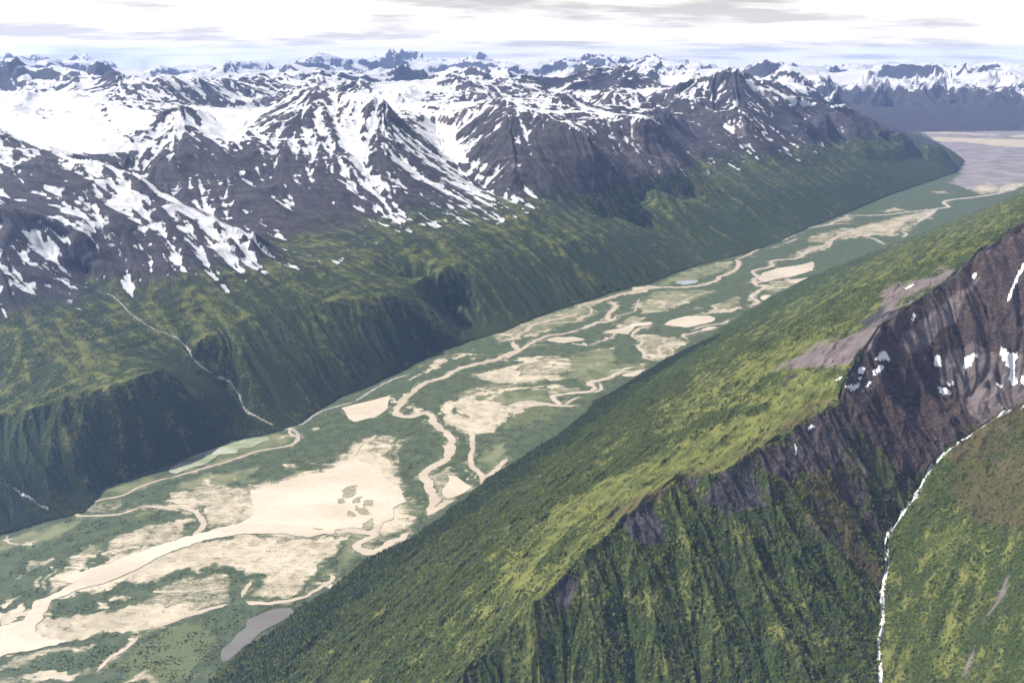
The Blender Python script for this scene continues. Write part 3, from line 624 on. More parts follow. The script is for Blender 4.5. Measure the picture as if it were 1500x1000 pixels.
    foot = dseg(X.ravel()[idx], Y.ravel()[idx], foot_r); 
    b0 = brown.ravel(); b0[idx] = np.clip(.1+.3*fn1, 0, 1)
    s0 = s.ravel(); s0[idx] = -1; r0 = rock.ravel(); r0[idx] = 0; c0 = scree.ravel(); c0[idx] = 0
    C1 = np.stack([s0, r0, g0, c0], -1).astype(np.float32)
    C2 = np.stack([b0, siltA, grA, pale], -1).astype(np.float32)
    C3 = np.stack([g['flat'].ravel()*1.0, np.clip(mount.ravel(), 0, 1), G.ravel(), g['cut'].ravel()*near.ravel()], -1).astype(np.float32)
    return C1, C2, C3
# ------------------------------------------------------------------ materials
class NT:
    def __init__(s, name):
        s.mat = bpy.data.materials.new(name); s.mat.use_nodes = True; s.t = s.mat.node_tree; s.N = s.t.nodes; s.L = s.t.links
        s.b = s.N['Principled BSDF']; s.pos = None
    def put(s, sock, v):
        if isinstance(v, (int, float)): sock.default_value = v
        elif isinstance(v, tuple): sock.default_value = v if len(v) != 3 or sock.type == 'VECTOR' else v+(1,)
        else: s.L.new(v, sock)
    def m(s, op, a, b=None, c=None, clamp=False):
        n = s.N.new('ShaderNodeMath'); n.operation = op; n.use_clamp = clamp
        for i, v in enumerate((a, b, c)):
            if v is not None: s.put(n.inputs[i], v)
        return n.outputs[0]
    def noise(s, scale, detail=4, rough=.55, off=0.0, stretch=None):
        if s.pos is None:
            g = s.N.new('ShaderNodeNewGeometry'); s.pos = g.outputs['Position']
        v = s.pos
        mp = s.N.new('ShaderNodeMapping'); mp.inputs['Location'].default_value = (off, off*.7, 0)
        if stretch: mp.inputs['Rotation'].default_value = (0, 0, stretch[0]); mp.inputs['Scale'].default_value = stretch[1]
        s.L.new(v, mp.inputs[0])
        n = s.N.new('ShaderNodeTexNoise'); n.inputs['Scale'].default_value = scale; n.inputs['Detail'].default_value = detail; n.inputs['Roughness'].default_value = rough
        s.L.new(mp.outputs[0], n.inputs['Vector']); return n.outputs['Fac']
    def mix(s, f, a, b):
        n = s.N.new('ShaderNodeMix'); n.data_type = 'RGBA'
        s.put(n.inputs[0], f); s.put(n.inputs[6], a); s.put(n.inputs[7], b); return n.outputs[2]
    def step(s, lo, hi, x):
        n = s.N.new('ShaderNodeMapRange'); n.interpolation_type = 'SMOOTHSTEP'
        s.put(n.inputs[0], x); n.inputs[1].default_value = lo; n.inputs[2].default_value = hi; return n.outputs[0]
    def attr(s, name):
        a = s.N.new('ShaderNodeAttribute'); a.attribute_name = name
        sp = s.N.new('ShaderNodeSeparateColor'); s.L.new(a.outputs['Color'], sp.inputs[0])
        return sp.outputs[0], sp.outputs[1], sp.outputs[2], a.outputs['Alpha']
    def bump(s, hgt, dist, st=1.0):
        b = s.N.new('ShaderNodeBump'); b.inputs['Distance'].default_value = dist; b.inputs['Strength'].default_value = st
        s.L.new(hgt, b.inputs['Height']); s.L.new(b.outputs[0], s.b.inputs['Normal'])

def ground_material():
    t = NT('ground_cover'); m = t.mat
    snow, rock, grass, scree = t.attr('c1'); brown, silt, gravel, pale = t.attr('c2'); flat, mount, gul, cut = t.attr('c3')
    M = NT.m
    nf = t.noise(.14, 5, .62); nm = t.noise(.022, 6, .6, 40); nl = t.noise(.0035, 6, .58, 90); ns = t.noise(.45, 3, .6, 11)
    nm2 = t.noise(.0065, 3, .5, 200); nsf = t.noise(.09, 5, .62, 25, (math.radians(-57), (.3, 1.0, 1.0)))
    nst = t.noise(.02, 5, .6, 5, (math.radians(-57), (.22, 1.0, 1.0)))
    def c(n, k): return M(t, 'MULTIPLY', M(t, 'SUBTRACT', n, .5), k)
    def add(*a):
        r = a[0]
        for x in a[1:]: r = M(t, 'ADD', r, x)
        return r
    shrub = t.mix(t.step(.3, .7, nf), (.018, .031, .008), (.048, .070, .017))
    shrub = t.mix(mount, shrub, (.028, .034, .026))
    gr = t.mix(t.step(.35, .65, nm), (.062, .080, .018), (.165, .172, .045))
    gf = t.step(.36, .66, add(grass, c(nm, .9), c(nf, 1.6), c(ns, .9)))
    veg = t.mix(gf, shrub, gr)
    bf = t.step(.35, .75, add(brown, c(nm, .9), c(nf, .6)))
    veg = t.mix(M(t, 'MULTIPLY', bf, .8), veg, (.085, .062, .030))
    rk = t.mix(t.step(.35, .68, add(nf, c(nst, .8))), (.026, .025, .028), (.082, .077, .080))
    rk = t.mix(M(t, 'MULTIPLY', brown, .8), rk, t.mix(t.step(.35, .65, nf), (.036, .023, .017), (.095, .062, .046)))
    land = t.mix(t.step(.38, .58, add(rock, c(nm, .8), c(nf, .5))), veg, rk)
    scr = t.mix(t.step(.3, .7, nm), (.115, .092, .088), (.19, .158, .152))
    land = t.mix(t.step(.36, .6, add(scree, c(nm, .7), c(nst, .6))), land, scr)
    # valley floor
    wil = t.mix(t.step(.3, .7, nm), (.052, .072, .038), (.092, .116, .056))
    wil = t.mix(t.step(.42, .62, add(grass, c(nm, .5), c(nf, .6))), wil, (.115, .135, .062))
    fl = t.mix(t.step(.3, .8, add(pale, c(nm, .5))), wil, (.20, .21, .115))
    fl = t.mix(M(t, 'MULTIPLY', t.step(.3, .7, add(gravel, c(nl, 1.2), c(nm, .5))), .95), fl, t.mix(t.step(.35, .65, nl), (.19, .165, .17), (.31, .28, .285)))
    scar = M(t, 'ABSOLUTE', M(t, 'SINE', M(t, 'MULTIPLY', nm2, 55.0)))
    scl = M(t, 'MULTIPLY', M(t, 'SUBTRACT', 1.0, t.step(.0, .3, scar)), .30)
    sraw = add(silt, c(nm, .6), c(nf, .6), c(nsf, 1.3), c(nst, .7), c(nl, .5), c(ns, .4), M(t, 'MULTIPLY', scl, -1.0))
    thr = M(t, 'ABSOLUTE', M(t, 'SUBTRACT', t.noise(.0042, 5, .5, 321, (math.radians(-57), (.4, 1.0, 1.0))), .5))
    sraw = add(sraw, M(t, 'MULTIPLY', M(t, 'SUBTRACT', 1.0, t.step(.004, .016, thr)), t.step(.48, .62, add(nl, c(pale, .3), M(t, 'MULTIPLY', silt, .4)))))
    fl = t.mix(t.step(.22, .62, sraw), fl, t.mix(t.step(.35, .65, nf), (.20, .19, .115), (.27, .25, .17)))
    fl = t.mix(t.step(.50, .88, sraw), fl, t.mix(t.step(.3, .7, add(c(nm, 1.0), c(nl, .8), .5)), (.38, .33, .235), (.56, .49, .37)))
    base = t.mix(t.step(.4, .6, flat), land, fl)
    sn = t.step(.47, .53, add(snow, c(nm, .55), c(nf, .35), c(nst, .12)))
    base = t.mix(sn, base, t.mix(t.step(.3, .7, add(nm, c(nst, .8))), (.56, .56, .58), (.78, .79, .80)))
    t.put(t.b.inputs['Base Color'], base)
    t.b.inputs['Roughness'].default_value = .9
    t.b.inputs['Specular IOR Level'].default_value = .15
    hb = M(t, 'MULTIPLY', add(M(t, 'MULTIPLY', nf, 1.6), M(t, 'MULTIPLY', ns, .6), M(t, 'MULTIPLY', nm, 5.0)), M(t, 'SUBTRACT', 1.0, M(t, 'MULTIPLY', M(t, 'MAXIMUM', sn, flat), .85)))
    t.bump(hb, 2.2, 1.0)
    return m
def water_material(name, a, b, rough, big=.01):
    t = NT(name)
    n1 = t.noise(big, 6, .6, 3, (math.radians(-57), (.35, 1, 1))); n2 = t.noise(.05, 4, .6)
    f = t.step(.35, .65, t.m('ADD', t.m('MULTIPLY', n1, .75), t.m('MULTIPLY', n2, .25)))
    t.put(t.b.inputs['Base Color'], t.mix(f, a, b)); t.b.inputs['Roughness'].default_value = rough
    t.b.inputs['Specular IOR Level'].default_value = .5
    t.bump(t.noise(.6, 3), .05, .3)
    return t.mat
def plain(name, a, b, scale, rough=.85, bd=0.5):
    t = NT(name); n = t.noise(scale, 5, .6)
    t.put(t.b.inputs['Base Color'], t.mix(t.step(.35, .65, n), a, b)); t.b.inputs['Roughness'].default_value = rough
    t.b.inputs['Specular IOR Level'].default_value = .2
    t.bump(n, bd, .8); return t.mat
M_ground = ground_material()
M_silt = water_material('silty_water', (.47, .39, .29), (.56, .475, .36), .22)
M_lake = water_material('milky_lake_water', (.50, .42, .31), (.66, .575, .45), .3, .006)
M_green = water_material('green_pool_water', (.23, .28, .15), (.46, .46, .36), .25, .01)
M_pond = water_material('grey_pond_water', (.15, .14, .12), (.18, .17, .15), .12)
M_blue = water_material('blue_pond_water', (.30, .36, .38), (.36, .42, .43), .15)
M_torrent = plain('white_torrent', (.50, .50, .49), (.80, .80, .80), .3, .5, 1.0)
M_stream = plain('grey_stream', (.20, .18, .17), (.45, .43, .40), .08, .5, .6)
M_snow = plain('snow', (.80, .82, .85), (.88, .89, .90), .1, .7, .5)
M_shoal = plain('mossy_silt', (.20, .20, .10), (.36, .32, .23), .08)
M_spruce = plain('spruce_needles', (.010, .020, .010), (.030, .046, .020), .35)
M_shrub = plain('shrub_leaves', (.025, .037, .008), (.088, .108, .019), .06)
M_bark = plain('spruce_bark', (.06, .045, .035), (.10, .08, .06), 2.0)

def tag(o, label, kind=None, cat=None, group=None):
    o['label'] = label
    if kind: o['kind'] = kind
    if cat: o['category'] = cat
    if group: o['group'] = group
    return o
def mesh_np(name, co, faces, mat, normals=None, attrs=None):
    me = bpy.data.meshes.new(name); co = np.ascontiguousarray(co, np.float32)
    n = faces.shape[1]
    me.vertices.add(len(co)); me.vertices.foreach_set('co', co.ravel())
    me.loops.add(faces.size); me.loops.foreach_set('vertex_index', faces.ravel().astype(np.int32))
    me.polygons.add(len(faces)); me.polygons.foreach_set('loop_start', np.arange(0, faces.size, n, dtype=np.int32))
    me.update(calc_edges=True)
    me.polygons.foreach_set('use_smooth', np.ones(len(faces), bool))
    for k, v in (attrs or {}).items():
        a = me.attributes.new(k, 'FLOAT_COLOR', 'POINT'); a.data.foreach_set('color', np.ascontiguousarray(v, np.float32).ravel())
    me.materials.append(mat)
    if normals is not None: me.normals_split_custom_set_from_vertices(np.ascontiguousarray(normals, np.float32))
    o = bpy.data.objects.new(name, me); col.objects.link(o); return o
def subset(name, co, quads, mat, normals=None, attrs=None):
    used = np.unique(quads); mp = np.full(len(co), -1, np.int64); mp[used] = np.arange(len(used))
    return mesh_np(name, co[used], mp[quads], mat, None if normals is None else normals[used], {k: v[used] for k, v in (attrs or {}).items()})

# ------------------------------------------------------------------ build the ground and split it into the places one can name
g = build_ground()
C1, C2, C3 = cover(g)
NR, NA = g['X'].shape
co = np.stack([g['X'], g['Y'], g['h']], -1).reshape(-1, 3)
ii = np.arange(NR*NA).reshape(NR, NA)
quads = np.stack([ii[:-1, :-1], ii[:-1, 1:], ii[1:, 1:], ii[1:, :-1]], -1).reshape(-1, 4)
P3 = co.reshape(NR, NA, 3); dr_ = np.gradient(P3, axis=0); da_ = np.gradient(P3, axis=1)
nrm = np.cross(da_, dr_); nrm /= np.linalg.norm(nrm, axis=2, keepdims=True)+1e-12
nrm = (nrm*np.sign(nrm[..., 2:3]+1e-9)).reshape(-1, 3)

REG = {
 'near': ('mountain_ridge', 'steep green and brown ridge with gullied face in the right foreground'),
 'hill': ('hillside', 'olive green hillside right of the white torrent, bottom right corner'),
 'bencha': ('valley_side', 'green bench and dark forested slope at the far left, left of the grey stream'),
 'benchb': ('valley_side', 'green bench with gullied forest slope between the grey stream and the dark gorge'),
 'benchc': ('valley_side', 'smooth green valley side right of the dark gorge'),
 'benchd': ('valley_side', 'blue-green lower slope beneath the distant flat-topped massif'),
 'm1': ('mountain', 'dark snow-patched mountain shoulder at the left edge'),
 'm2': ('mountain', 'rounded dark peak with snow rim in front of the left icefield'),
 'm3': ('mountain', 'large snow-striped mountain with flat tilted summit, left of centre'),
 'snowcirque': ('snowfield', 'snow-filled cirque and streaked fan between the two central mountains'),
 'm4': ('mountain', 'dark pointed mountain with snow line along its right ridge, centre'),
 'm5': ('mountain', 'low dark rounded mountain between the pointed peak and the massif'),
 'm6': ('mountain', 'broad snow-streaked massif right of centre above the valley bend'),
 'm7': ('mountain', 'blue hazy mountains beyond the gravel plain at upper right'),
 'glacierwest': ('icefield', 'wide white icefield at the upper left edge'),
 'glaciermid': ('icefield', 'white glacier basin behind the rounded dark peak'),
 'b1': ('mountain', 'jagged dark blue mountain row behind the left icefield'),
 'b3': ('mountain', 'jagged snow-patched blue peaks behind the central mountains'),
 'b4': ('mountain', 'snowy triangular peak standing in the distant glaciers, right of centre'),
 'far': ('mountain_range', 'far snowy mountain range and glaciers along the skyline'),
}
keys = list(REG); samp = []; lab = []
for reg, w in g['lines']:
    if reg not in keys or reg == 'far': continue
    for p, q in zip(w[:-1], w[1:]):
        for t in np.linspace(0, 1, 4):
            x = p[0]+(q[0]-p[0])*t; y = p[1]+(q[1]-p[1])*t; samp.append((math.atan2(x, y), math.log(math.hypot(x, y)))); lab.append(keys.index(reg))
samp = np.array(samp); lab = np.array(lab)
Ac = g['A'][:-1, :-1].ravel(); Rc = np.log(g['R'][:-1, :-1]).ravel()
best = np.full(Ac.shape, 1e9); who = np.zeros(Ac.shape, int)
for (a, r), l in zip(samp, lab):
    d = (Ac-a)**2+((Rc-r)*.8)**2; k = d < best; best[k] = d[k]; who[k] = l
K = lambda n: keys.index(n)
rt = g['right'][:-1, :-1].ravel(); Rf = g['R'][:-1, :-1].ravel(); hf_ = g['h'][:-1, :-1].ravel()
stream_w = [Pz(*p) for p in [(1500,599,632),(1452,620,610),(1388,664,572),(1356,700,545),(1336,736,520),(1308,776,492),(1297,796,480),(1298,836,462),(1292,872,447),(1292,916,430),(1286,952,418),(1290,1000,405),(1285,1100,375),(1250,1350,320)]]
hillp = [(9000, 2600)]+[(3400, 2600)]+[p[:2] for p in stream_w]+[(300, -500), (9000, -500)]
Xf = g['X'][:-1, :-1].ravel(); Yf = g['Y'][:-1, :-1].ravel()
who[rt] = K('near'); who[rt & inpoly(Xf, Yf, hillp)] = K('hill')
far_ = (g['far'][:-1, :-1].ravel()*(1-g['m7'][:-1, :-1].ravel()) > .5) & (Rf > 14500); who[far_ & (best > .002)] = K('far'); who[(Rf > 19500) & (Ac < math.radians(17.5))] = K('far'); who[Rf > 30000] = K('far')
who[(~rt) & (who <= K('hill'))] = K('bencha')
ff = g['flat'][:-1, :-1].ravel() & (g['flat'][1:, 1:].ravel()); who[ff] = -1
att = dict(c1=C1, c2=C2, c3=C3)
tag(subset('valley_floor', co, quads[who == -1], M_ground, nrm, {k: v for k, v in att.items()}), 'flat green and silt-streaked valley floor between the mountain sides', 'structure')
for i, k in enumerate(keys):
    q = quads[who == i]
    if len(q): tag(subset(REG[k][0], co, q, M_ground, nrm, att), REG[k][1], 'structure')

# ------------------------------------------------------------------ water on the floor
def smooth_line(p, step=12.0):
    p = [np.array(q[:2], float) for q in p]; out = []
    P = [2*p[0]-p[1]]+p+[2*p[-1]-p[-2]]
    for i in range(1, len(P)-2):
        n = max(2, int(np.linalg.norm(P[i+1]-P[i])/step))
        for k in range(n):
            t = k/n
            out.append(.5*((2*P[i])+(-P[i-1]+P[i+1])*t+(2*P[i-1]-5*P[i]+4*P[i+1]-P[i+2])*t*t+(-P[i-1]+3*P[i]-3*P[i+1]+P[i+2])*t**3))
    out.append(P[-2]); return np.array(out)
def ribbon(p, width, z):
    step = max(6.0, math.hypot(*p[0])*.0025)
    q = smooth_line(p, step); d = np.gradient(q, axis=0); d /= np.linalg.norm(d, axis=1, keepdims=True)+1e-9
    n = np.stack([-d[:, 1], d[:, 0]], 1); x, y = q[:, 0], q[:, 1]
    k = 1+np.clip(np.linalg.norm(q, axis=1)-6000, 0, 1e9)/30000
    q = q+n*(perlin(x/45, y/45, 201)*width*.28)[:, None]
    w1 = width*.5*(1+.55*perlin(x/38, y/38, 202)+.3*perlin(x/14, y/14, 203))*k; w2 = width*.5*(1+.55*perlin(x/41, y/41, 205)+.3*perlin(x/13, y/13, 206))*k
    e = np.minimum(np.arange(len(q)), np.arange(len(q))[::-1])/3.0; e = np.clip(e, .15, 1)
    a = q+n*(w1*e)[:, None]; b = q-n*(w2*e)[:, None]; m = len(q)
    v = np.concatenate([np.c_[a, np.full(m, z)], np.c_[b, np.full(m, z)]])
    i = np.arange(m-1); f = np.stack([i, i+m, i+m+1, i+1], 1)
    return v, f
def ribbons(name, lst, mat, z, dz=.01):
    V = []; Fc = []; o = 0
    for j, (f, wd, p) in enumerate(lst):
        v, q = ribbon(W(f, p), wd, z+dz*j); V.append(v); Fc.append(q+o); o += len(v)
    return mesh_np(name, np.concatenate(V), np.concatenate(Fc), mat)
tag(ribbons('river', CH, M_silt, 1.0), 'pale silty river winding in many braids down the valley floor', 'structure')
tag(ribbons('creek', [CREEK_L, CREEK_L2], M_silt, 1.0), 'thin creek along the foot of the left forested slope', 'structure')
def rough_poly(p, jit, step):
    out = []
    for i in range(len(p)):
        a = np.array(p[i], float); b = np.array(p[(i+1) % len(p)], float); n = max(1, int(np.linalg.norm(b-a)/step))
        for k in range(n): out.append(a+(b-a)*k/n)
    q = np.array(out)
    for _ in range(1): q = .5*q+.25*np.roll(q, 1, 0)+.25*np.roll(q, -1, 0)
    q = q+np.stack([perlin(q[:, 0]/26, q[:, 1]/26, 211)+.5*perlin(q[:, 0]/9, q[:, 1]/9, 213), perlin(q[:, 0]/26, q[:, 1]/26, 212)+.5*perlin(q[:, 0]/9, q[:, 1]/9, 214)], 1)*jit
    return q
def sheet(name, poly, mat, z, jit=5, step=7):
    q = rough_poly(poly, jit, step)
    v, _, f, _, _, _ = geometry.delaunay_2d_cdt([Vector(t) for t in q], [], [list(range(len(q)))], 1, 1e-3)
    me = bpy.data.meshes.new(name); me.from_pydata([(t.x, t.y, z) for t in v], [], [list(t) for t in f]); me.materials.append(mat)
    o = bpy.data.objects.new(name, me); col.objects.link(o); return o
for j, (label, f, p) in enumerate(LK):
    mat = M_lake
    if 'pale green' in label: mat = M_green
    if 'mauve' in label: mat = M_pond
    if 'blue-grey' in label: mat = M_blue
    far_k = math.hypot(*W(f, p)[0])/3000
    tag(sheet('lake' if j == 0 else 'pool', W(f, p), mat, 1.8+.02*j, 6 if j == 0 else 2.5*far_k, 8*far_k), label, 'structure')
SHL = ['leftmost olive shoal at the delta of the wide silt lake', 'small olive shoal at the lake delta, left of the forked channel', 'long olive shoal low in the lake delta', 'broad olive shoal in the middle of the lake delta']
for j, (f, p) in enumerate(SHOAL):
    tag(sheet('shoal', W(f, p), M_shoal, 2.4+.01*j, 11, 3.5), 'small olive shoal in the right part of the wide silt lake', 'structure', None, 'shoals in the silt lake')

# ------------------------------------------------------------------ sheets lying on the slopes: torrent, stream, snow patches
def on_ground(x, y):
    R = np.hypot(x, y); A = np.arctan2(x, y); i = np.interp(np.log(R), np.log(g['R'][:, 0]), np.arange(NR)); j = (A-g['A'][0, 0])/(g['A'][0, 1]-g['A'][0, 0])
    i0 = np.clip(i.astype(int), 0, NR-2); j0 = np.clip(j.astype(int), 0, NA-2); a = i-i0; b = j-j0; H = g['h']
    return H[i0, j0]*(1-a)*(1-b)+H[i0+1, j0]*a*(1-b)+H[i0, j0+1]*(1-a)*b+H[i0+1, j0+1]*a*b
def drape(name, pts, width, mat, lift, cols=5):
    q = smooth_line([p[:2] for p in pts], 3.0); x, y = q[:, 0], q[:, 1]
    d = np.gradient(q, axis=0); d /= np.linalg.norm(d, axis=1, keepdims=True)+1e-9; n = np.stack([-d[:, 1], d[:, 0]], 1)
    q = q+n*((perlin(x/28, y/28, 221)*.7+perlin(x/9, y/9, 222)*.5)*width*.55)[:, None]
    w = width*.5*np.clip(1+.6*perlin(x/17, y/17, 223)+.35*perlin(x/5, y/5, 224), .4, 2.0)
    V = []
    for k in np.linspace(-1, 1, cols):
        p = q+n*(w*k)[:, None]; V.append(np.c_[p, on_ground(p[:, 0], p[:, 1])+lift*(1-.5*abs(k))])
    m = len(q); i = np.arange(m-1); Fc = [np.stack([i+c*m, i+c*m+1, i+(c+1)*m+1, i+(c+1)*m], 1) for c in range(cols-1)]
    return mesh_np(name, np.concatenate(V), np.concatenate(Fc), mat)
tag(drape('torrent', [Pz(*p) for p in [(1640,560,740),(1560,575,680)]]+stream_w, 6.5, M_torrent, 1.6), 'white foaming torrent down the ravine at the lower right', 'structure')
st1 = [Pz(*p) for p in [(157,430,462),(170,442,430),(193,461,400),(227,483,350),(253,496,310),(272,508,280),(283,526,240),(293,540,205),(310,552,165),(333,563,120),(350,580,80),(358,600,45),(373,611,25),(400,624,4)]]
tag(drape('mountain_stream', st1, 7, M_stream, 1.5), 'grey-white mountain stream falling from the left bench to the valley floor', 'structure')
tag(ribbons('stream_mouth', [(None,16,[(398,623),(412,627),(430,630),(437,640),(430,650)]),(None,12,[(400,623),(420,618),(440,622),(470,603),(520,588)]),(None,14,[(520,588),(548,570),(575,556),(600,548)])], M_stream, .8), 'gravelly mouth of the mountain stream at the slope foot', 'structure')
tag(drape('small_stream', [Pz(*p) for p in [(24,738,22),(38,744,14),(55,749,8),(72,753,3)]], 8, M_stream, 1.0), 'short white stream among dark trees at the left edge', 'structure')

w_ = CT*co[:, 1]-ST*(co[:, 2]-CAM_Z); PX = 750+F*co[:, 0]/w_; PY = 500-F*(ST*co[:, 1]+CT*(co[:, 2]-CAM_Z))/w_
jx_ = PX+perlin(co[:, 0]/9, co[:, 1]/9, 231)*2.0; jy_ = PY+perlin(co[:, 0]/9, co[:, 1]/9, 232)*1.0
nearv = g['near'].ravel() > .5
H_ = (1000,333,3)
SNOWP = [
 ('arched snow patch among dark crags, highest of the crag cluster',[(840,580),(885,538),(912,572),(907,608),(893,582),(865,588)]),
 ('long slanting snow patch in the middle of the crag cluster',[(822,642),(870,598),(888,610),(852,658)]),
 ('small blunt snow patch at the left of the crag cluster',[(763,642),(785,610),(805,616),(792,648)]),
 ('lowest wide snow patch of the crag cluster',[(703,702),(740,688),(778,683),(770,712),(745,718)]),
 ('tiny snow patch just above the lowest wide one',[(753,660),(792,653),(782,674)]),
 ('narrow upright snow patch at the right of the lowest wide one',[(798,702),(825,666),(838,670),(817,703)]),
 ('thin snow streak on the grass left of the crag cluster',[(643,682),(700,655),(708,665),(660,683)]),
 ('small snow patch on the dark rib above the crag cluster',[(932,492),(945,472),(960,483),(950,508)]),
 ('small upright snow patch below the crest scree',[(1000,408),(1015,375),(1028,385),(1012,418)]),
 ('small snow patch high on the brown peak near its crest',[(1268,222),(1285,198),(1302,203),(1280,230)]),
 ('upright snow patch at the left edge of the scree basin',[(1098,590),(1120,550),(1134,558),(1138,627),(1113,627)]),
 ('forked snow patch at the top middle of the scree basin',[(1228,600),(1245,546),(1302,553),(1285,582),(1265,612),(1238,633),(1233,615)]),
 ('largest ragged snow patch at the right of the scree basin',[(1392,560),(1396,512),(1440,555),(1477,543),(1467,585),(1457,640),(1477,692),(1450,702),(1428,662),(1438,640),(1408,592)]),
 ('snow patch cut by the right edge of the photo',[(1478,660),(1500,648),(1530,700),(1490,705)]),
 ('low snow patch at the left of the scree basin',[(1116,700),(1160,703),(1183,725),(1172,745),(1128,737)]),
 ('small snow patch just above the low left one of the basin',[(1158,680),(1198,672),(1183,700),(1166,704)]),
 ('long thin snow gully high on the brown peak at the right edge',[(1426,332),(1438,280),(1468,210),(1500,148),(1506,170),(1480,222),(1449,287),(1437,328)]),
 ('thin slanting snow streak low in the scree basin',[(1358,683),(1385,683),(1428,712),(1415,721),(1380,697)]),
 ('tiny snow spot above the scree basin',[(1360,467),(1364,438),(1375,455),(1371,470)]),
 ('tiny snow spot beneath the forked patch in the basin',[(1238,657),(1260,646),(1264,660),(1245,667)]),
 ('slanting snow streak on the cliff edge below the grassy crest',[(533,892),(560,866),(600,863),(570,882),(540,895)]),
 ('tiny snow spot on the cliff top right of the slanting streak',[(688,850),(698,838),(705,860),(692,864)]),
 ('thin snow streak on the grass beside the pale crest scree',[(968,270),(1010,250),(1022,255),(980,274)]),
 ('small hooked snow patch left of the dark rib',[(1028,555),(1045,557),(1063,580),(1050,583)]),
 ('thin upright snow fleck under the crest cliff',[(488,965),(495,948),(500,970),(499,1002),(489,997)]),
]
for label, p in SNOWP:
    q = fr(H_, p); k = inpoly(jx_, jy_, q) & nearv
    if k.sum() < 8: print('NO SNOW', label); continue
    fk = k[quads].sum(1) >= 3; fq = quads[fk]
    if len(fq) < 3: print('NO SNOW', label); continue
    o = subset('snow_patch', co+nrm*.9, fq, M_snow, nrm)
    tag(o, label, None, 'snow patch', 'snow patches on the right-hand ridge')

# ------------------------------------------------------------------ spruces
rng = np.random.default_rng(7)
def spruce_verts(tiers, sides):
    V = []; Fc = []
    for k in range(tiers):
        z0 = .10+.80*k/tiers; z1 = min(1.0, z0+1.25/tiers); r = .17*(1-k/tiers)**.85+.02
        b = len(V)
        for s in range(sides):
            a = 6.2832*s/sides+k*.5; rr = r*(1 if s % 2 else .72); V.append((rr*math.cos(a), rr*math.sin(a), z0-(.03 if s % 2 else 0)))
        V.append((0, 0, z1)); Fc += [(b+s, b+(s+1) % sides, b+sides) for s in range(sides)]
    return np.array(V), np.array(Fc)
def tree_spots():
    X = g['X'].ravel(); Y = g['Y'].ravel(); H = g['h'].ravel(); R = g['R'].ravel()
    nn = fbm(X/150, Y/150, 301, 3)+.4*perlin(X/40, Y/40, 302)
    low = ss(230, 40, H)
    d = np.where(g['right'].ravel(), ss(-.15, .35, low-.45+nn*.6), ss(.0, .5, low*1.1-.25+nn*.6))*(~g['flat'].ravel())*(H > .6)*(R < 4700)*(R > 1500)
    d *= (np.abs(PX-750) < 950)
    d[d > 0] *= dseg(X[d > 0], Y[d > 0], [p[:2] for p in st1]) > 13
    # dark copses at the slope foot on the floor
    area = (g['res'].ravel())**2*.6
    p = d*area/70.0
    k = np.nonzero(rng.random(len(p)) < p)[0]
    return k
spots = tree_spots()
if len(spots) > 42000: spots = rng.choice(spots, 42000, replace=False)
tx = co[spots, 0]+rng.normal(0, 1.5, len(spots)); ty = co[spots, 1]+rng.normal(0, 1.5, len(spots)); tz = co[spots, 2]-.8
hh = rng.uniform(6.5, 12.5, len(spots))
inview = (PX[spots] > 0) & (PX[spots] < 1500) & (PY[spots] < 1000) & (PY[spots] > 860)
order = np.argsort(np.where(inview, np.hypot(tx, ty)-hh*40, 1e9))
solo = order[:300]; rest = order[300:]
V0, F0 = spruce_verts(3, 6)
def forest(name, idx):
    n = len(idx); c = np.cos(idx*1.7); s = np.sin(idx*1.7)
    wd = rng.uniform(.85, 1.3, n)
    x = (V0[None, :, 0]*c[:, None]-V0[None, :, 1]*s[:, None])*(hh[idx]*wd)[:, None]+tx[idx][:, None]
    y = (V0[None, :, 0]*s[:, None]+V0[None, :, 1]*c[:, None])*(hh[idx]*wd)[:, None]+ty[idx][:, None]
    z = V0[None, :, 2]*hh[idx][:, None]+tz[idx][:, None]
    v = np.stack([x, y, z], -1).reshape(-1, 3); f = (F0[None]+(np.arange(n)*len(V0))[:, None, None]).reshape(-1, 3)
    return mesh_np(name, v, f, M_spruce)
rr_ = g['right'].ravel()[spots]
tag(forest('spruce_forest', rest[rr_[rest]]), 'dark spruce wood along the foot of the right-hand slope', 'stuff')
tag(forest('spruce_forest', rest[~rr_[rest]]), 'dark spruce wood on the left-hand valley slopes', 'stuff')
V1, F1 = spruce_verts(5, 8)
def spruce_mesh():
    me = bpy.data.meshes.new('spruce_tree'); v = [tuple(t) for t in V1]; f = [tuple(int(q) for q in t) for t in F1]; b = len(v)
    for k in range(5):
        a = 6.2832*k/5; v.append((.018*math.cos(a), .018*math.sin(a), -.04))
    for k in range(5):
        a = 6.2832*k/5; v.append((.012*math.cos(a), .012*math.sin(a), .3))
    tf = [(b+k, b+(k+1) % 5, b+5+(k+1) % 5, b+5+k) for k in range(5)]
    me.from_pydata(v, [], f+tf); me.materials.append(M_spruce); me.materials.append(M_bark)
    for i, p in enumerate(me.polygons): p.material_index = 1 if i >= len(f) else 0
    return me
sm = spruce_mesh()
for i in solo:
    o = bpy.data.objects.new('spruce_tree', sm); col.objects.link(o)
    o.location = (tx[i], ty[i], tz[i]); o.rotation_euler = (0, 0, i*1.3); k = float(hh[i]); o.scale = (k*1.05, k*1.05, k)
    tag(o, 'small dark spruce in the wood on the slope at the bottom edge', None, 'tree', 'nearest spruces at the bottom of the slope')

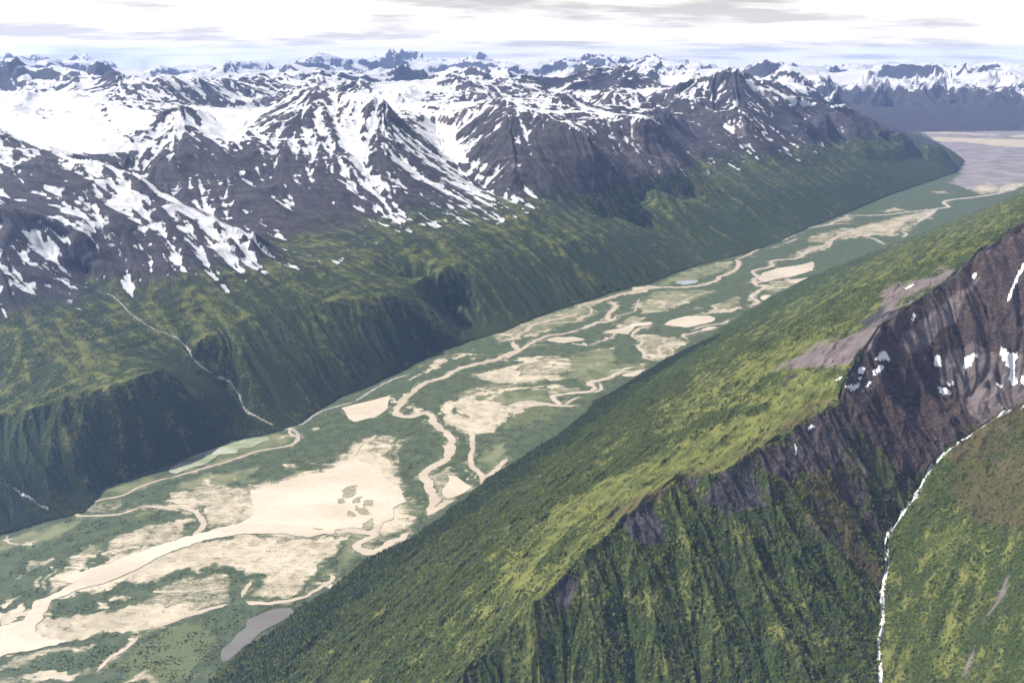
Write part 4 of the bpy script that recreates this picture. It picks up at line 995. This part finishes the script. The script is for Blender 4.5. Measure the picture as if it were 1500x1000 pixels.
# ------------------------------------------------------------------ brush on the near slopes
def brush():
    X, Y, H, R = co[:, 0], co[:, 1], co[:, 2], g['R'].ravel()
    k = g['right'].ravel() & ~g['flat'].ravel() & (R < 3600) & (H > 1) & (np.abs(PX-750) < 900)
    w = np.clip(1.15-C1[:, 2]*1.25-C1[:, 1]*1.3-C1[:, 3]*1.5+.5*perlin(X/30, Y/30, 401)+.35*perlin(X/12, Y/12, 402), 0, 1)*k
    w[nearhill] *= .8
    fk = g['flat'].ravel() & (R < 4200) & (R > 1700) & (np.abs(PX-750) < 900); q = np.nonzero(fk)[0]
    wf = np.zeros(len(X)); wf[q] = np.clip(.55-C2[q, 1]*2.4-C2[q, 3]*2.2+1.3*perlin(X[q]/55, Y[q]/55, 411)+.6*perlin(X[q]/16, Y[q]/16, 412), 0, 1)
    for f_, wd_, p_ in CH+[CREEK_L, CREEK_L2]:
        W_ = W(f_, p_)
        if min(math.hypot(*t) for t in W_) < 4300: wf[q] *= dseg(X[q], Y[q], W_) > wd_*.5+5
    for lb_, f_, p_ in LK: wf[q] *= ~inpoly(X[q], Y[q], W(f_, p_))
    w = np.maximum(w, wf*.75)
    p = w*(g['res'].ravel()**2*.55)/15.0*ss(4600, 1500, R)
    s = np.nonzero(rng.random(len(p)) < p)[0]
    if len(s) > 120000: s = rng.choice(s, 120000, replace=False)
    n = len(s); rad = rng.uniform(1.2, 3.2, n)*(1+.4*(rng.random(n) < .12))*np.where(H[s] < 1.5, .8, 1)
    t = (1+5**.5)/2; V = np.array([(-1,t,0),(1,t,0),(-1,-t,0),(1,-t,0),(0,-1,t),(0,1,t),(0,-1,-t),(0,1,-t),(t,0,-1),(t,0,1),(-t,0,-1),(-t,0,1)])/math.hypot(1, t)
    Fi = np.array([(0,11,5),(0,5,1),(0,1,7),(0,7,10),(0,10,11),(1,5,9),(5,11,4),(11,10,2),(10,7,6),(7,1,8),(3,9,4),(3,4,2),(3,2,6),(3,6,8),(3,8,9),(4,9,5),(2,4,11),(6,2,10),(8,6,7),(9,8,1)])
    v = V[None]*(rad[:, None, None]*rng.uniform(.7, 1.35, (n, 12, 1))); v[..., 2] *= .75
    v[..., 0] += (X[s]+rng.normal(0, .8, n))[:, None]; v[..., 1] += (Y[s]+rng.normal(0, .8, n))[:, None]; v[..., 2] += (H[s]+rad*.15)[:, None]
    f = (Fi[None]+(np.arange(n)*12)[:, None, None]).reshape(-1, 3)
    print('shrubs', n)
    tag(mesh_np('shrub_cover', v.reshape(-1, 3), f, M_shrub), 'low alder and willow brush covering the near slopes and valley floor', 'stuff')
nearhill = g['right'].ravel() & inpoly(co[:, 0], co[:, 1], hillp)
brush()

# ------------------------------------------------------------------ haze
def haze_box():
    x0, x1, y0, y1, z0, z1 = -50000, 50000, -3000, 56000, -4, float(g['h'].max())+120
    v = [(x, y, z) for z in (z0, z1) for y in (y0, y1) for x in (x0, x1)]
    f = [(0, 2, 3, 1), (4, 5, 7, 6), (0, 1, 5, 4), (2, 6, 7, 3), (0, 4, 6, 2), (1, 3, 7, 5)]
    me = bpy.data.meshes.new('haze'); me.from_pydata(v, [], f)
    m = bpy.data.materials.new('haze_air'); m.use_nodes = True; N = m.node_tree.nodes; N.clear()
    out = N.new('ShaderNodeOutputMaterial'); pv = N.new('ShaderNodeVolumePrincipled')
    pv.inputs['Color'].default_value = (.33, .50, 1.0, 1); pv.inputs['Density'].default_value = HAZE; pv.inputs['Anisotropy'].default_value = .25
    m.node_tree.links.new(pv.outputs[0], out.inputs['Volume']); me.materials.append(m)
    o = bpy.data.objects.new('haze', me); col.objects.link(o); tag(o, 'thin blue haze over the far mountains', 'stuff')
haze_box()
